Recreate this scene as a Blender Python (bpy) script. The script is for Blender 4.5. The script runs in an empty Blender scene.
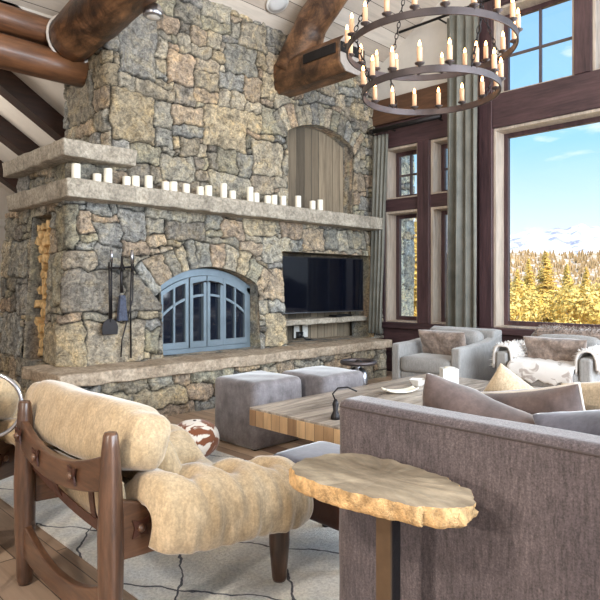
import bpy, bmesh, math, random
import numpy as np
from mathutils import Vector, Matrix, noise

R = random.Random(7)
SC = bpy.context.scene
COL = SC.collection
PI = math.pi
EYE = 1.22

# ------------------------------------------------------------------ object helpers
def thing(name, label, cat, loc=(0, 0, 0), rz=0.0, group=None):
    o = bpy.data.objects.new(name, None)
    COL.objects.link(o)
    o.empty_display_size = 0.1
    o.location = loc
    o.rotation_euler = (0, 0, rz)
    o['label'] = label
    o['category'] = cat
    if group: o['group'] = group
    return o

def tag(o, label, cat, group=None, kind=None):
    o['label'] = label
    o['category'] = cat
    if group: o['group'] = group
    if kind: o['kind'] = kind
    return o

def copy_tree(o, parent=None):
    c = o.copy()
    COL.objects.link(c)
    c.parent = parent
    for ch in list(o.children):
        copy_tree(ch, c)
    return c

class MB:
    """collects verts/faces of ONE mesh"""
    def __init__(s):
        s.v = []; s.f = []; s.col = None
    def add(s, vs, fs, M=None):
        b = len(s.v)
        if M is not None: vs = [tuple(M @ Vector(p)) for p in vs]
        s.v.extend([tuple(p) for p in vs])
        s.f.extend([tuple(i + b for i in f) for f in fs])
        return s
    def box(s, x0, x1, y0, y1, z0, z1, M=None):
        vs = [(x0,y0,z0),(x1,y0,z0),(x1,y1,z0),(x0,y1,z0),(x0,y0,z1),(x1,y0,z1),(x1,y1,z1),(x0,y1,z1)]
        return s.add(vs, [(0,3,2,1),(4,5,6,7),(0,1,5,4),(1,2,6,5),(2,3,7,6),(3,0,4,7)], M)
    def tube(s, pts, rad, n=10, cap=True, M=None, closed=False):
        pts = [Vector(p) for p in pts]
        k = len(pts)
        if not hasattr(rad, '__len__'): rad = [rad] * k
        vs = []; fs = []
        up = None
        for i, p in enumerate(pts):
            if closed: t = (pts[(i+1) % k] - pts[i-1]).normalized()
            else: t = (pts[min(i+1, k-1)] - pts[max(i-1, 0)]).normalized()
            if up is None:
                up = Vector((0,0,1)) if abs(t.z) < 0.9 else Vector((1,0,0))
            a = t.cross(up)
            if a.length < 1e-6: a = t.orthogonal()
            a.normalize(); b = a.cross(t).normalized(); up = b
            for j in range(n):
                an = 2*PI*j/n
                vs.append(p + (a*math.cos(an) + b*math.sin(an))*rad[i])
        for i in range(k if closed else k-1):
            i2 = (i+1) % k
            for j in range(n):
                fs.append((i*n+j, i*n+(j+1)%n, i2*n+(j+1)%n, i2*n+j))
        if cap and not closed:
            fs.append(tuple(range(n)))
            fs.append(tuple((k-1)*n+j for j in reversed(range(n))))
        return s.add(vs, fs, M)
    def lathe(s, prof, c=(0,0,0), n=20, M=None, caps=True):
        vs = []; fs = []; k = len(prof)
        for (r, z) in prof:
            for j in range(n):
                an = 2*PI*j/n
                vs.append((c[0]+r*math.cos(an), c[1]+r*math.sin(an), c[2]+z))
        for i in range(k-1):
            for j in range(n):
                fs.append((i*n+j, i*n+(j+1)%n, (i+1)*n+(j+1)%n, (i+1)*n+j))
        if caps:
            fs.append(tuple(reversed(range(n)))); fs.append(tuple((k-1)*n+j for j in range(n)))
        return s.add(vs, fs, M)
    def prism(s, poly, a0, a1, axis='z', M=None):
        """poly: 2-D points; axis: extrusion axis. z:(x,y) y:(x,z) x:(y,z)"""
        def m(p, a):
            return {'z': (p[0], p[1], a), 'y': (p[0], a, p[1]), 'x': (a, p[0], p[1])}[axis]
        n = len(poly)
        vs = [m(p, a0) for p in poly] + [m(p, a1) for p in poly]
        fs = [tuple(range(n)), tuple(range(2*n-1, n-1, -1))]
        for i in range(n):
            fs.append((i, (i+1) % n, n+(i+1) % n, n+i))
        return s.add(vs, fs, M)
    def grid(s, P, nu, nv, closeu=False, closev=False, M=None):
        vs = [P(i, j) for j in range(nv) for i in range(nu)]
        fs = []
        for j in range(nv if closev else nv-1):
            for i in range(nu if closeu else nu-1):
                i2 = (i+1) % nu; j2 = (j+1) % nv
                fs.append((j*nu+i, j*nu+i2, j2*nu+i2, j2*nu+i))
        return s.add(vs, fs, M)
    def ribbon(s, path, half, t0, t1, nt, mp, thin=None):
        """padded sheet: path=[(a,b)], extruded t0..t1; half(si,ti in 0..1)->(outer,inner) thickness; mp(a,b,t)->xyz"""
        k = len(path); N = []
        for i in range(k):
            a = path[max(i-1,0)]; b = path[min(i+1,k-1)]
            dx, dy = b[0]-a[0], b[1]-a[1]; L = math.hypot(dx, dy) or 1
            N.append((-dy/L, dx/L))
        out = []; inn = []
        for j in range(nt+1):
            tj = j/nt; t = t0+(t1-t0)*tj
            for i in range(k):
                ho, hi = half(i/(k-1), tj)
                p = path[i]; n = N[i]
                out.append(mp(p[0]+n[0]*ho, p[1]+n[1]*ho, t))
                inn.append(mp(p[0]-n[0]*hi, p[1]-n[1]*hi, t))
        fs = []; m = k*(nt+1)
        for j in range(nt):
            for i in range(k-1):
                a = j*k+i
                fs.append((a, a+1, a+k+1, a+k)); fs.append((m+a, m+a+k, m+a+k+1, m+a+1))
        for i in range(k-1):
            fs.append((i, m+i, m+i+1, i+1)); a = nt*k+i
            fs.append((a, a+1, m+a+1, m+a))
        for j in range(nt):
            a = j*k
            fs.append((a, a+k, m+a+k, m+a)); a += k-1
            fs.append((a, m+a, m+a+k, a+k))
        return s.add(out+inn, fs)
    def pillow(s, w, h, t, M=None, n=18, puff=0.45, seed=0, wrinkle=0.006, dip=0.0):
        vs = []; fs = []
        for side in (1, -1):
            for j in range(n+1):
                for i in range(n+1):
                    u = -math.cos(PI*i/n); v = -math.cos(PI*j/n)
                    e = max(0, (1-u**4)*(1-v**4))**puff
                    pin = 1 - 0.07*(1-abs(v)**2)*abs(u)**3 if True else 1
                    pin2 = 1 - 0.07*(1-abs(u)**2)*abs(v)**3
                    wz = noise.noise(Vector((u*2.2+seed*3.1, v*2.2, seed*7.7+side)))*wrinkle*3 + noise.noise(Vector((u*6+seed, v*6, side*3.3)))*wrinkle
                    z = side*(t/2)*e*(1-dip*math.exp(-(u*u+ (v-0.6)**2)*6)) + wz*e
                    vs.append((u*w/2*pin, v*h/2*pin2, z))
        m = (n+1)**2
        for j in range(n):
            for i in range(n):
                a = j*(n+1)+i
                fs.append((a, a+1, a+n+2, a+n+1)); fs.append((m+a, m+a+n+1, m+a+n+2, m+a+1))
        return s.add(vs, fs, M)
    def build(s, name, mat, parent=None, world=True, smooth=False, bevel=0, bseg=2, sub=0, weld=0.0, kind=None, solid=0):
        off = Vector((0,0,0))
        if parent is not None and world:
            p = parent
            while p is not None:
                off += Vector(p.location); p = p.parent
        vs = [(a-off.x, b-off.y, c-off.z) for a, b, c in s.v] if off.length > 0 else s.v
        me = bpy.data.meshes.new(name)
        me.from_pydata(vs, [], s.f)
        bm = bmesh.new(); bm.from_mesh(me)
        if weld: bmesh.ops.remove_doubles(bm, verts=bm.verts, dist=weld)
        bmesh.ops.recalc_face_normals(bm, faces=bm.faces)
        bm.to_mesh(me); bm.free()
        if s.col is not None and not weld:
            at = me.color_attributes.new('Col', 'FLOAT_COLOR', 'POINT')
            at.data.foreach_set('color', np.asarray(s.col, dtype=np.float32).ravel())
        me.materials.append(mat)
        if smooth: me.polygons.foreach_set('use_smooth', [True]*len(me.polygons))
        o = bpy.data.objects.new(name, me)
        COL.objects.link(o)
        if parent is not None: o.parent = parent
        if solid:
            m = o.modifiers.new('s', 'SOLIDIFY'); m.thickness = solid; m.offset = 0
        if bevel:
            m = o.modifiers.new('b', 'BEVEL'); m.width = bevel; m.segments = bseg; m.limit_method = 'ANGLE'
            if bseg > 1: me.polygons.foreach_set('use_smooth', [True]*len(me.polygons)); m.harden_normals = True
        if sub:
            m = o.modifiers.new('u', 'SUBSURF'); m.levels = sub; m.render_levels = sub
        if kind: o['kind'] = kind
        return o

def structure(o, label=None):
    o['kind'] = 'structure'
    if label: o['label'] = label
    return o

# ------------------------------------------------------------------ materials
class NT:
    def __init__(s, name):
        s.m = bpy.data.materials.new(name); s.m.use_nodes = True
        s.t = s.m.node_tree; s.n = s.t.nodes; s.l = s.t.links
        s.bsdf = s.n['Principled BSDF']; s.out = s.n['Material Output']
    def node(s, typ, **kw):
        nd = s.n.new(typ)
        for k, v in kw.items():
            if k.startswith('i_'):
                key = k[2:].replace('_', ' ')
                nd.inputs[key].default_value = v
            else: setattr(nd, k, v)
        return nd
    def link(s, a, b): s.l.new(a, b)
    def coords(s, scale=(1,1,1), rot=(0,0,0)):
        tc = s.node('ShaderNodeTexCoord'); mp = s.node('ShaderNodeMapping')
        mp.inputs['Scale'].default_value = scale; mp.inputs['Rotation'].default_value = rot
        s.link(tc.outputs['Object'], mp.inputs['Vector'])
        return mp.outputs['Vector']
    def noise(s, vec, scale=5, detail=4, rough=0.6, dist=0):
        nd = s.node('ShaderNodeTexNoise'); s.link(vec, nd.inputs['Vector'])
        nd.inputs['Scale'].default_value = scale; nd.inputs['Detail'].default_value = detail
        nd.inputs['Roughness'].default_value = rough; nd.inputs['Distortion'].default_value = dist
        return nd.outputs['Fac']
    def ramp(s, fac, stops, interp='LINEAR'):
        nd = s.node('ShaderNodeValToRGB'); cr = nd.color_ramp; cr.interpolation = interp
        while len(cr.elements) < len(stops): cr.elements.new(0.5)
        for e, (p, c) in zip(cr.elements, stops):
            e.position = p; e.color = (c[0], c[1], c[2], 1)
        s.link(fac, nd.inputs['Fac'])
        return nd.outputs['Color']
    def mix(s, a, b, fac, mode='MIX'):
        nd = s.node('ShaderNodeMix'); nd.data_type = 'RGBA'; nd.blend_type = mode
        for sock, val in ((nd.inputs[6], a), (nd.inputs[7], b)):
            if hasattr(val, 'links') or hasattr(val, 'is_linked'): s.link(val, sock)
            else: sock.default_value = (val[0], val[1], val[2], 1)
        if hasattr(fac, 'is_linked'): s.link(fac, nd.inputs[0])
        else: nd.inputs[0].default_value = fac
        return nd.outputs[2]
    def bump(s, h, strength=0.3, dist=0.01, normal=None):
        nd = s.node('ShaderNodeBump'); nd.inputs['Strength'].default_value = strength
        nd.inputs['Distance'].default_value = dist
        s.link(h, nd.inputs['Height'])
        if normal is not None: s.link(normal, nd.inputs['Normal'])
        s.link(nd.outputs['Normal'], s.bsdf.inputs['Normal'])
        return nd.outputs['Normal']
    def base(s, c):
        if hasattr(c, 'is_linked'): s.link(c, s.bsdf.inputs['Base Color'])
        else: s.bsdf.inputs['Base Color'].default_value = (c[0], c[1], c[2], 1)
    def set(s, rough=0.6, metal=0, sheen=0, spec=None, coat=0):
        s.bsdf.inputs['Roughness'].default_value = rough
        s.bsdf.inputs['Metallic'].default_value = metal
        if sheen:
            s.bsdf.inputs['Sheen Weight'].default_value = sheen
            s.bsdf.inputs['Sheen Roughness'].default_value = 0.4
        if spec is not None: s.bsdf.inputs['Specular IOR Level'].default_value = spec
        if coat: s.bsdf.inputs['Coat Weight'].default_value = coat
        return s.m

def srgb(r, g, b):
    f = lambda c: (c/255/12.92) if c/255 <= 0.04045 else ((c/255+0.055)/1.055)**2.4
    return (f(r), f(g), f(b))

def mat_plain(name, c, rough=0.6, metal=0, var=0.15, nscale=8, bump=0.0, sheen=0, spec=None, coat=0):
    t = NT(name); v = t.coords()
    n = t.noise(v, nscale, 5)
    lo = tuple(x*(1-var) for x in c); hi = tuple(min(1, x*(1+var)) for x in c)
    t.base(t.ramp(n, [(0.3, lo), (0.7, hi)]))
    if bump: t.bump(t.noise(v, nscale*4, 5), bump, 0.01)
    return t.set(rough, metal, sheen, spec, coat)

def mat_wood(name, dark, light, axis='x', scale=1.0, rough=0.5, stretch=14, bump=0.25, knots=0.0, coat=0, spec=None, fine=1.0):
    t = NT(name)
    sc = [stretch, stretch, stretch]; sc['xyz'.index(axis)] = 1.0
    v = t.coords(tuple(x*scale for x in sc))
    n1 = t.noise(v, 1.0, 8, 0.65, 0.6)
    n2 = t.noise(v, 4.5*fine, 6, 0.7, 0.2)
    mid = tuple((a+b)/2 for a, b in zip(dark, light))
    c1 = t.ramp(n1, [(0.3, dark), (0.5, mid), (0.7, light)])
    c2 = t.ramp(n2, [(0.35, (0.55,0.55,0.55)), (0.65, (1.1,1.1,1.1))])
    t.base(t.mix(c1, c2, 0.7, 'MULTIPLY'))
    t.bump(n2, bump, 0.008)
    return t.set(rough, coat=coat, spec=spec)

def mat_fabric(name, c1, c2, weave=260, rough=0.9, sheen=0.3, nscale=3.0, bump=0.35, speck=0.35):
    t = NT(name); v = t.coords()
    big = t.noise(v, nscale, 5, 0.6)
    base = t.ramp(big, [(0.3, c1), (0.7, c2)])
    fine = t.noise(v, weave, 2, 0.7)
    f2 = t.noise(t.coords((1,1,0.15)), weave*0.6, 3, 0.7)
    base = t.mix(base, t.ramp(fine, [(0.3, (1-speck,)*3), (0.7, (1+speck*0.6,)*3)]), 1.0, 'MULTIPLY')
    base = t.mix(base, t.ramp(f2, [(0.35, (1-speck*0.7,)*3), (0.65, (1+speck*0.5,)*3)]), 1.0, 'MULTIPLY')
    t.base(base)
    t.bump(fine, bump, 0.002)
    return t.set(rough, sheen=sheen)

def mat_stone():
    t = NT('fieldstone')
    at = t.node('ShaderNodeAttribute'); at.attribute_name = 'Col'
    v = t.coords()
    n1 = t.noise(v, 6, 8, 0.7, 0.8); n2 = t.noise(v, 15, 8, 0.74, 0.6); n3 = t.noise(t.coords((1,1,2.0)), 11, 7, 0.75, 1.6); n4 = t.noise(v, 48, 5, 0.8)
    c = t.mix(at.outputs['Color'], t.ramp(n1, [(0.34, (0.62,0.64,0.68)), (0.5, (1,1,1)), (0.64, (1.32,1.22,1.02))]), 0.95, 'MULTIPLY')
    c = t.mix(c, t.ramp(n2, [(0.36, (0.38,0.37,0.36)), (0.5, (1,1,1)), (0.64, (1.5,1.48,1.42))]), 0.9, 'MULTIPLY')
    c = t.mix(c, t.ramp(n3, [(0.38, (0.38,0.35,0.31)), (0.47, (1,1,1))]), 0.75, 'MULTIPLY')
    c = t.mix(c, t.ramp(n4, [(0.38, (0.62,0.62,0.62)), (0.62, (1.35,1.35,1.35))]), 0.8, 'MULTIPLY')
    t.base(c)
    nb = t.noise(v, 34, 9, 0.8)
    m = t.node('ShaderNodeMath', operation='ADD'); t.link(nb, m.inputs[0]); t.link(n3, m.inputs[1])
    t.bump(m.outputs[0], 0.9, 0.022)
    return t.set(0.85, spec=0.3)

def mat_slab(name, a, b):
    t = NT(name); v = t.coords()
    n1 = t.noise(v, 3.5, 8, 0.7, 0.4); n2 = t.noise(v, 30, 7, 0.75); n3 = t.noise(v, 9, 6, 0.7, 1.0)
    c = t.ramp(n1, [(0.3, a), (0.7, b)])
    c = t.mix(c, t.ramp(n2, [(0.36, (0.5,0.5,0.5)), (0.64, (1.3,1.3,1.3))]), 0.85, 'MULTIPLY')
    c = t.mix(c, t.ramp(n3, [(0.36, (0.62,0.6,0.56)), (0.48, (1,1,1))]), 0.6, 'MULTIPLY')
    t.base(c); t.bump(n2, 0.6, 0.015)
    return t.set(0.85, spec=0.3)

def mat_planks(name, dark, light, width, along='z', across='x', offset=0.0, grey=0.5, rough=0.8, gap=0.03, stretch=10, lenvar=0.0, spec=None, contrast=1.0):
    """boards running along one axis; per-board tone"""
    t = NT(name)
    tc = t.node('ShaderNodeTexCoord'); sx = t.node('ShaderNodeSeparateXYZ'); t.link(tc.outputs['Object'], sx.inputs[0])
    ax = {'x': 0, 'y': 1, 'z': 2}
    d = t.node('ShaderNodeMath', operation='DIVIDE'); t.link(sx.outputs[ax[across]], d.inputs[0]); d.inputs[1].default_value = width
    fl = t.node('ShaderNodeMath', operation='FLOOR'); t.link(d.outputs[0], fl.inputs[0])
    fr = t.node('ShaderNodeMath', operation='FRACT'); t.link(d.outputs[0], fr.inputs[0])
    wn = t.node('ShaderNodeTexWhiteNoise', noise_dimensions='2D')
    cb = t.node('ShaderNodeCombineXYZ'); t.link(fl.outputs[0], cb.inputs[0])
    seam = None
    if lenvar:
        off = t.node('ShaderNodeTexWhiteNoise', noise_dimensions='1D'); t.link(fl.outputs[0], off.inputs['W'])
        dl = t.node('ShaderNodeMath', operation='DIVIDE'); t.link(sx.outputs[ax[along]], dl.inputs[0]); dl.inputs[1].default_value = lenvar
        ad = t.node('ShaderNodeMath', operation='ADD'); t.link(dl.outputs[0], ad.inputs[0]); t.link(off.outputs['Value'], ad.inputs[1])
        f2 = t.node('ShaderNodeMath', operation='FLOOR'); t.link(ad.outputs[0], f2.inputs[0]); t.link(f2.outputs[0], cb.inputs[1])
        seam = t.node('ShaderNodeMath', operation='FRACT'); t.link(ad.outputs[0], seam.inputs[0])
    t.link(cb.outputs[0], wn.inputs['Vector'])
    mid = tuple((a+b)/2 for a, b in zip(dark, light))
    c1 = t.ramp(wn.outputs['Value'], [(0.0, dark), (0.5, mid), (1.0, light)])
    sc = [stretch]*3; sc[ax[along]] = 1
    mp = t.node('ShaderNodeMapping'); mp.inputs['Scale'].default_value = sc
    t.link(tc.outputs['Object'], mp.inputs['Vector'])
    add = t.node('ShaderNodeVectorMath', operation='ADD'); t.link(mp.outputs[0], add.inputs[0])
    scl = t.node('ShaderNodeVectorMath', operation='SCALE'); t.link(wn.outputs['Color'], scl.inputs[0]); scl.inputs['Scale'].default_value = 40
    t.link(scl.outputs[0], add.inputs[1])
    n = t.noise(add.outputs[0], 1.6, 8, 0.7, 0.5)
    k = contrast
    c2 = t.ramp(n, [(0.3, (1-0.5*k,)*3), (0.5, (1,1,1)), (0.7, (1+0.3*k,)*3)])
    c = t.mix(c1, c2, 1.0, 'MULTIPLY')
    g = t.node('ShaderNodeMath', operation='LESS_THAN'); t.link(fr.outputs[0], g.inputs[0]); g.inputs[1].default_value = gap
    c = t.mix(c, tuple(x*0.25 for x in dark), g.outputs[0])
    if seam is not None:
        g2 = t.node('ShaderNodeMath', operation='LESS_THAN'); t.link(seam.outputs[0], g2.inputs[0]); g2.inputs[1].default_value = 0.004
        c = t.mix(c, tuple(x*0.3 for x in dark), g2.outputs[0])
    t.base(c)
    t.bump(n, 0.25, 0.006)
    return t.set(rough, spec=spec)

def mat_glass():
    t = NT('window_glass')
    tr = t.node('ShaderNodeBsdfTransparent'); gl = t.node('ShaderNodeBsdfGlossy')
    gl.inputs['Roughness'].default_value = 0.02
    fr = t.node('ShaderNodeFresnel'); fr.inputs['IOR'].default_value = 1.3
    mx = t.node('ShaderNodeMixShader'); t.link(fr.outputs[0], mx.inputs[0]); t.link(tr.outputs[0], mx.inputs[1]); t.link(gl.outputs[0], mx.inputs[2])
    t.link(mx.outputs[0], t.out.inputs['Surface'])
    return t.m

def mat_emit(name, c, s):
    t = NT(name); t.base((0.8,0.7,0.5))
    t.bsdf.inputs['Emission Color'].default_value = (c[0], c[1], c[2], 1)
    t.bsdf.inputs['Emission Strength'].default_value = s
    return t.set(0.5)

def mat_patch(name, a, b, scale=7, thr=0.5, rough=0.85):
    t = NT(name); v = t.coords()
    n = t.noise(v, scale, 3, 0.5, 1.2)
    t.base(t.ramp(n, [(thr-0.02, a), (thr+0.02, b)])); t.bump(t.noise(v, 180, 2), 0.5, 0.004)
    return t.set(rough, sheen=0.3)

def mat_rug():
    t = NT('rug_wool'); v = t.coords()
    # wobbly diamond lattice of thin dark lines
    tc = t.node('ShaderNodeTexCoord')
    wob = t.node('ShaderNodeTexNoise'); t.link(tc.outputs['Object'], wob.inputs['Vector']); wob.inputs['Scale'].default_value = 5
    wob.inputs['Detail'].default_value = 3
    sub = t.node('ShaderNodeVectorMath', operation='SUBTRACT'); t.link(wob.outputs['Color'], sub.inputs[0]); sub.inputs[1].default_value = (0.5,0.5,0.5)
    sc = t.node('ShaderNodeVectorMath', operation='SCALE'); t.link(sub.outputs[0], sc.inputs[0]); sc.inputs['Scale'].default_value = 0.13
    ad = t.node('ShaderNodeVectorMath', operation='ADD'); t.link(tc.outputs['Object'], ad.inputs[0]); t.link(sc.outputs[0], ad.inputs[1])
    sx = t.node('ShaderNodeSeparateXYZ'); t.link(ad.outputs[0], sx.inputs[0])
    def line(op):
        a = t.node('ShaderNodeMath', operation='MULTIPLY'); t.link(sx.outputs[0], a.inputs[0]); a.inputs[1].default_value = 1.9
        b = t.node('ShaderNodeMath', operation='MULTIPLY'); t.link(sx.outputs[1], b.inputs[0]); b.inputs[1].default_value = 1.25
        c = t.node('ShaderNodeMath', operation=op); t.link(a.outputs[0], c.inputs[0]); t.link(b.outputs[0], c.inputs[1])
        d = t.node('ShaderNodeMath', operation='FRACT'); t.link(c.outputs[0], d.inputs[0])
        e = t.node('ShaderNodeMath', operation='LESS_THAN'); t.link(d.outputs[0], e.inputs[0]); e.inputs[1].default_value = 0.024
        return e.outputs[0]
    m = t.node('ShaderNodeMath', operation='MAXIMUM'); t.link(line('ADD'), m.inputs[0]); t.link(line('SUBTRACT'), m.inputs[1])
    n = t.noise(v, 70, 5, 0.75); n2 = t.noise(v, 2.5, 4)
    c = t.ramp(n, [(0.3, srgb(196,194,190)), (0.6, srgb(246,244,238))])
    c = t.mix(c, t.ramp(n2, [(0.35, (0.78,0.83,0.9)), (0.65, (1.05,1.02,0.96))]), 1.0, 'MULTIPLY')
    c = t.mix(c, srgb(62,64,74), m.outputs[0])
    t.base(c); t.bump(n, 0.8, 0.02)
    return t.set(0.95, sheen=0.2)

M = {}
M['stone'] = mat_stone()
M['slab'] = mat_slab('hearth_stone', srgb(150,132,112), srgb(196,180,160))
M['mantel'] = mat_slab('mantel_stone', srgb(138,130,118), srgb(190,181,166))
M['log'] = mat_wood('hewn_log', srgb(36,24,18), srgb(158,118,84), 'y', 1.3, 0.45, 4, 0.7)
def mottled(m, sc, lo, hi, fac):
    t = m.node_tree; b = t.nodes['Principled BSDF']; src = b.inputs['Base Color'].links[0].from_socket
    tc = t.nodes.new('ShaderNodeTexCoord'); n = t.nodes.new('ShaderNodeTexNoise'); n.inputs['Scale'].default_value = sc; n.inputs['Detail'].default_value = 7; n.inputs['Roughness'].default_value = 0.7
    n.inputs['Distortion'].default_value = 0.8
    t.links.new(tc.outputs['Object'], n.inputs['Vector'])
    c = t.nodes.new('ShaderNodeValToRGB'); c.color_ramp.elements[0].position = 0.38; c.color_ramp.elements[1].position = 0.6
    c.color_ramp.elements[0].color = (*lo, 1); c.color_ramp.elements[1].color = (*hi, 1); t.links.new(n.outputs['Fac'], c.inputs['Fac'])
    x = t.nodes.new('ShaderNodeMix'); x.data_type = 'RGBA'; x.blend_type = 'MULTIPLY'; x.inputs[0].default_value = fac
    t.links.new(src, x.inputs[6]); t.links.new(c.outputs['Color'], x.inputs[7]); t.links.new(x.outputs[2], b.inputs['Base Color'])
    return m
mottled(M['log'], 3.2, (0.22, 0.17, 0.14), (1.15, 1.08, 1.0), 0.95)
M['logx'] = mat_wood('stained_log', srgb(50,30,20), srgb(138,92,60), 'x', 1.0, 0.4, 7, 0.3, coat=0.2)
M['rafter'] = mat_wood('dark_rafter', srgb(30,18,13), srgb(62,36,25), 'x', 1.0, 0.5, 12)
M['trimz'] = mat_wood('dark_red_timber', srgb(54,38,42), srgb(96,70,72), 'z', 1.0, 0.42, 10, 0.2)
M['trimy'] = mat_wood('dark_red_timber_horizontal', srgb(54,38,42), srgb(96,70,72), 'y', 1.0, 0.5, 10, 0.2)
M['brownbeam'] = mat_wood('brown_timber', srgb(66,46,34), srgb(116,82,60), 'y', 1.0, 0.5, 8, 0.2)
M['sash'] = mat_wood('window_sash_wood', srgb(176,158,142), srgb(216,202,186), 'z', 1.0, 0.4, 14, 0.1)
M['muntin'] = mat_plain('window_muntin', srgb(92,80,84), 0.4)
M['ceil'] = mat_planks('whitewashed_planks', srgb(184,170,156), srgb(214,204,192), 0.19, 'x', 'y', grey=0.2, gap=0.035, contrast=0.35)
M['plaster'] = mat_plain('white_plaster', srgb(206,200,192), 0.9, var=0.04)
M['floor'] = mat_planks('oak_floor', srgb(128,104,88), srgb(204,180,156), 0.16, 'y', 'x', gap=0.03, rough=0.38, lenvar=1.9, contrast=0.7)
M['barn'] = mat_planks('weathered_barn_wood', srgb(84,75,63), srgb(146,131,110), 0.14, 'z', 'x', gap=0.05, contrast=0.9)
M['glass'] = mat_glass()
M['iron'] = mat_plain('black_iron', srgb(46,43,44), 0.45, 0.7, bump=0.2)
M['ringiron'] = mat_plain('forged_ring_iron', srgb(92,84,84), 0.42, 0.75, bump=0.2)
M['bluesteel'] = mat_plain('blue_grey_steel', srgb(116,130,140), 0.45, 0.35, nscale=5, bump=0.1)
M['darkglass'] = mat_plain('smoked_fire_glass', (0.008,0.011,0.02), 0.06, spec=0.8)
M['screen'] = mat_plain('television_glass', (0.003,0.004,0.008), 0.07, spec=0.6)
M['blackplastic'] = mat_plain('black_plastic', (0.012,0.012,0.014), 0.35)
M['candle'] = mat_plain('ivory_wax', srgb(238,232,216), 0.45, var=0.04)
M['ccandle'] = mat_plain('glow_tinted_sleeve', srgb(240,196,156), 0.5, var=0.05)  # peach tint puts the bulb glow into the sleeve colour
M['flame'] = mat_emit('candle_bulb_glow', (1.0,0.42,0.12), 14)
M['chrome'] = mat_plain('polished_steel', srgb(176,178,186), 0.28, 1.0, var=0.05)
M['walnut'] = mat_wood('walnut_frame', srgb(54,36,28), srgb(110,78,58), 'z', 2.2, 0.33, 8, 0.08, coat=0.25)
M['walnuty'] = mat_wood('walnut_rail', srgb(54,36,28), srgb(116,82,60), 'y', 2.2, 0.33, 8, 0.08, coat=0.25)
M['walnutx'] = mat_wood('walnut_side_rail', srgb(54,36,28), srgb(116,82,60), 'x', 2.2, 0.33, 8, 0.08, coat=0.25)
M['leather'] = mat_plain('brown_leather', srgb(64,36,27), 0.4, bump=0.2)
M['suede'] = mat_fabric('cream_nubuck', srgb(168,144,110), srgb(192,170,138), 110, 0.9, 0.5, 9.0, 0.5, 0.24)
M['sofa'] = mat_fabric('grey_brown_chenille', srgb(80,71,74), srgb(104,93,94), 210, 0.9, 0.35, 3.0, 0.6, 0.45)
M['velvet'] = mat_fabric('brown_velvet', srgb(70,56,54), srgb(104,88,84), 60, 0.8, 0.5, 8.0, 0.2, 0.15)
mottled(M['velvet'], 9, (0.7,0.68,0.66), (1.1,1.08,1.06), 0.8)
M['greyvelvet'] = mat_fabric('slate_velvet', srgb(70,70,80), srgb(104,104,118), 60, 0.8, 0.5, 8.0, 0.2, 0.15)
M['beigecush'] = mat_fabric('sand_linen', srgb(178,158,132), srgb(206,188,160), 160, 0.9, 0.4, 5.0, 0.3, 0.2)
M['ottoman'] = mat_fabric('grey_suede', srgb(90,84,86), srgb(134,128,130), 70, 0.85, 0.6, 9.0, 0.3, 0.15)
M['armchair'] = mat_fabric('pale_grey_linen', srgb(140,138,136), srgb(164,162,160), 200, 0.9, 0.3, 4.0, 0.4, 0.2)
M['piping'] = mat_plain('pale_piping', srgb(206,198,190), 0.8)
M['fur'] = mat_fabric('brown_grey_fur', srgb(104,88,78), srgb(168,150,138), 40, 0.95, 0.6, 9.0, 0.2, 0.3)
M['whitefur'] = mat_patch('white_grey_fur', srgb(224,220,216), srgb(178,168,162), 7, 0.6)
M['cowhide'] = mat_patch('cowhide', srgb(228,218,206), srgb(126,74,46), 9, 0.5)
M['tabletop'] = mat_wood('aged_oak_top', srgb(104,92,84), srgb(212,198,182), 'x', 1.0, 0.25, 9, 0.2, fine=1.2)
M['tableedge'] = mat_wood('aged_oak_edge', srgb(120,78,46), srgb(196,150,104), 'z', 2.0, 0.5, 7, 0.2)
M['burltop'] = mat_wood('burl_top', srgb(96,84,68), srgb(190,174,150), 'y', 3.0, 0.4, 2.2, 0.2)
M['bark'] = mat_plain('gold_burl_edge', srgb(206,168,118), 0.7, var=0.5, nscale=38, bump=0.9)
M['bronze'] = mat_plain('bronze_post', srgb(112,94,76), 0.4, 0.7, nscale=12)
M['rug'] = mat_rug()
M['curtain'] = mat_fabric('silver_grey_drape', srgb(96,96,88), srgb(126,124,114), 120, 0.5, 0.3, 4.0, 0.1, 0.1)
M['white'] = mat_plain('white_ceramic', srgb(226,224,220), 0.3, var=0.03)
M['outlet'] = mat_plain('outlet_plate', srgb(214,212,206), 0.4, var=0.02)
M['door'] = mat_plain('white_painted_door', srgb(214,212,208), 0.5, var=0.03)
M['firewood'] = mat_plain('split_firewood', srgb(214,182,132), 0.8, var=0.4, nscale=14, bump=0.5)
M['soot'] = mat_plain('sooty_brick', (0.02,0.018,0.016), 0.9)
M['speaker'] = mat_plain('speaker_grille', srgb(206,206,206), 0.6, var=0.03)

# ------------------------------------------------------------------ stone height-field
def lat_noise(rng, U, V, scale, lo=-1, hi=1):
    """smooth value noise sampled at U,V (metres) with cell size `scale`"""
    n = 97; T = rng.random((n, n))
    a = U/scale; b = V/scale
    i = np.floor(a).astype(int); j = np.floor(b).astype(int)
    fa = a-i; fb = b-j
    fa = fa*fa*(3-2*fa); fb = fb*fb*(3-2*fb)
    g = lambda x, y: T[x % n, y % n]
    r = (g(i,j)*(1-fa)+g(i+1,j)*fa)*(1-fb)+(g(i,j+1)*(1-fa)+g(i+1,j+1)*fa)*fb
    return lo+(hi-lo)*r

PALETTE = [srgb(*c) for c in [(162,154,138),(150,146,134),(170,158,140),(176,158,136),(138,134,124),(154,150,132),
           (168,148,128),(144,144,138),(184,174,154),(128,122,114),(154,144,126),(160,156,144),(170,156,130),(148,150,148),(136,136,134)]]

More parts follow.
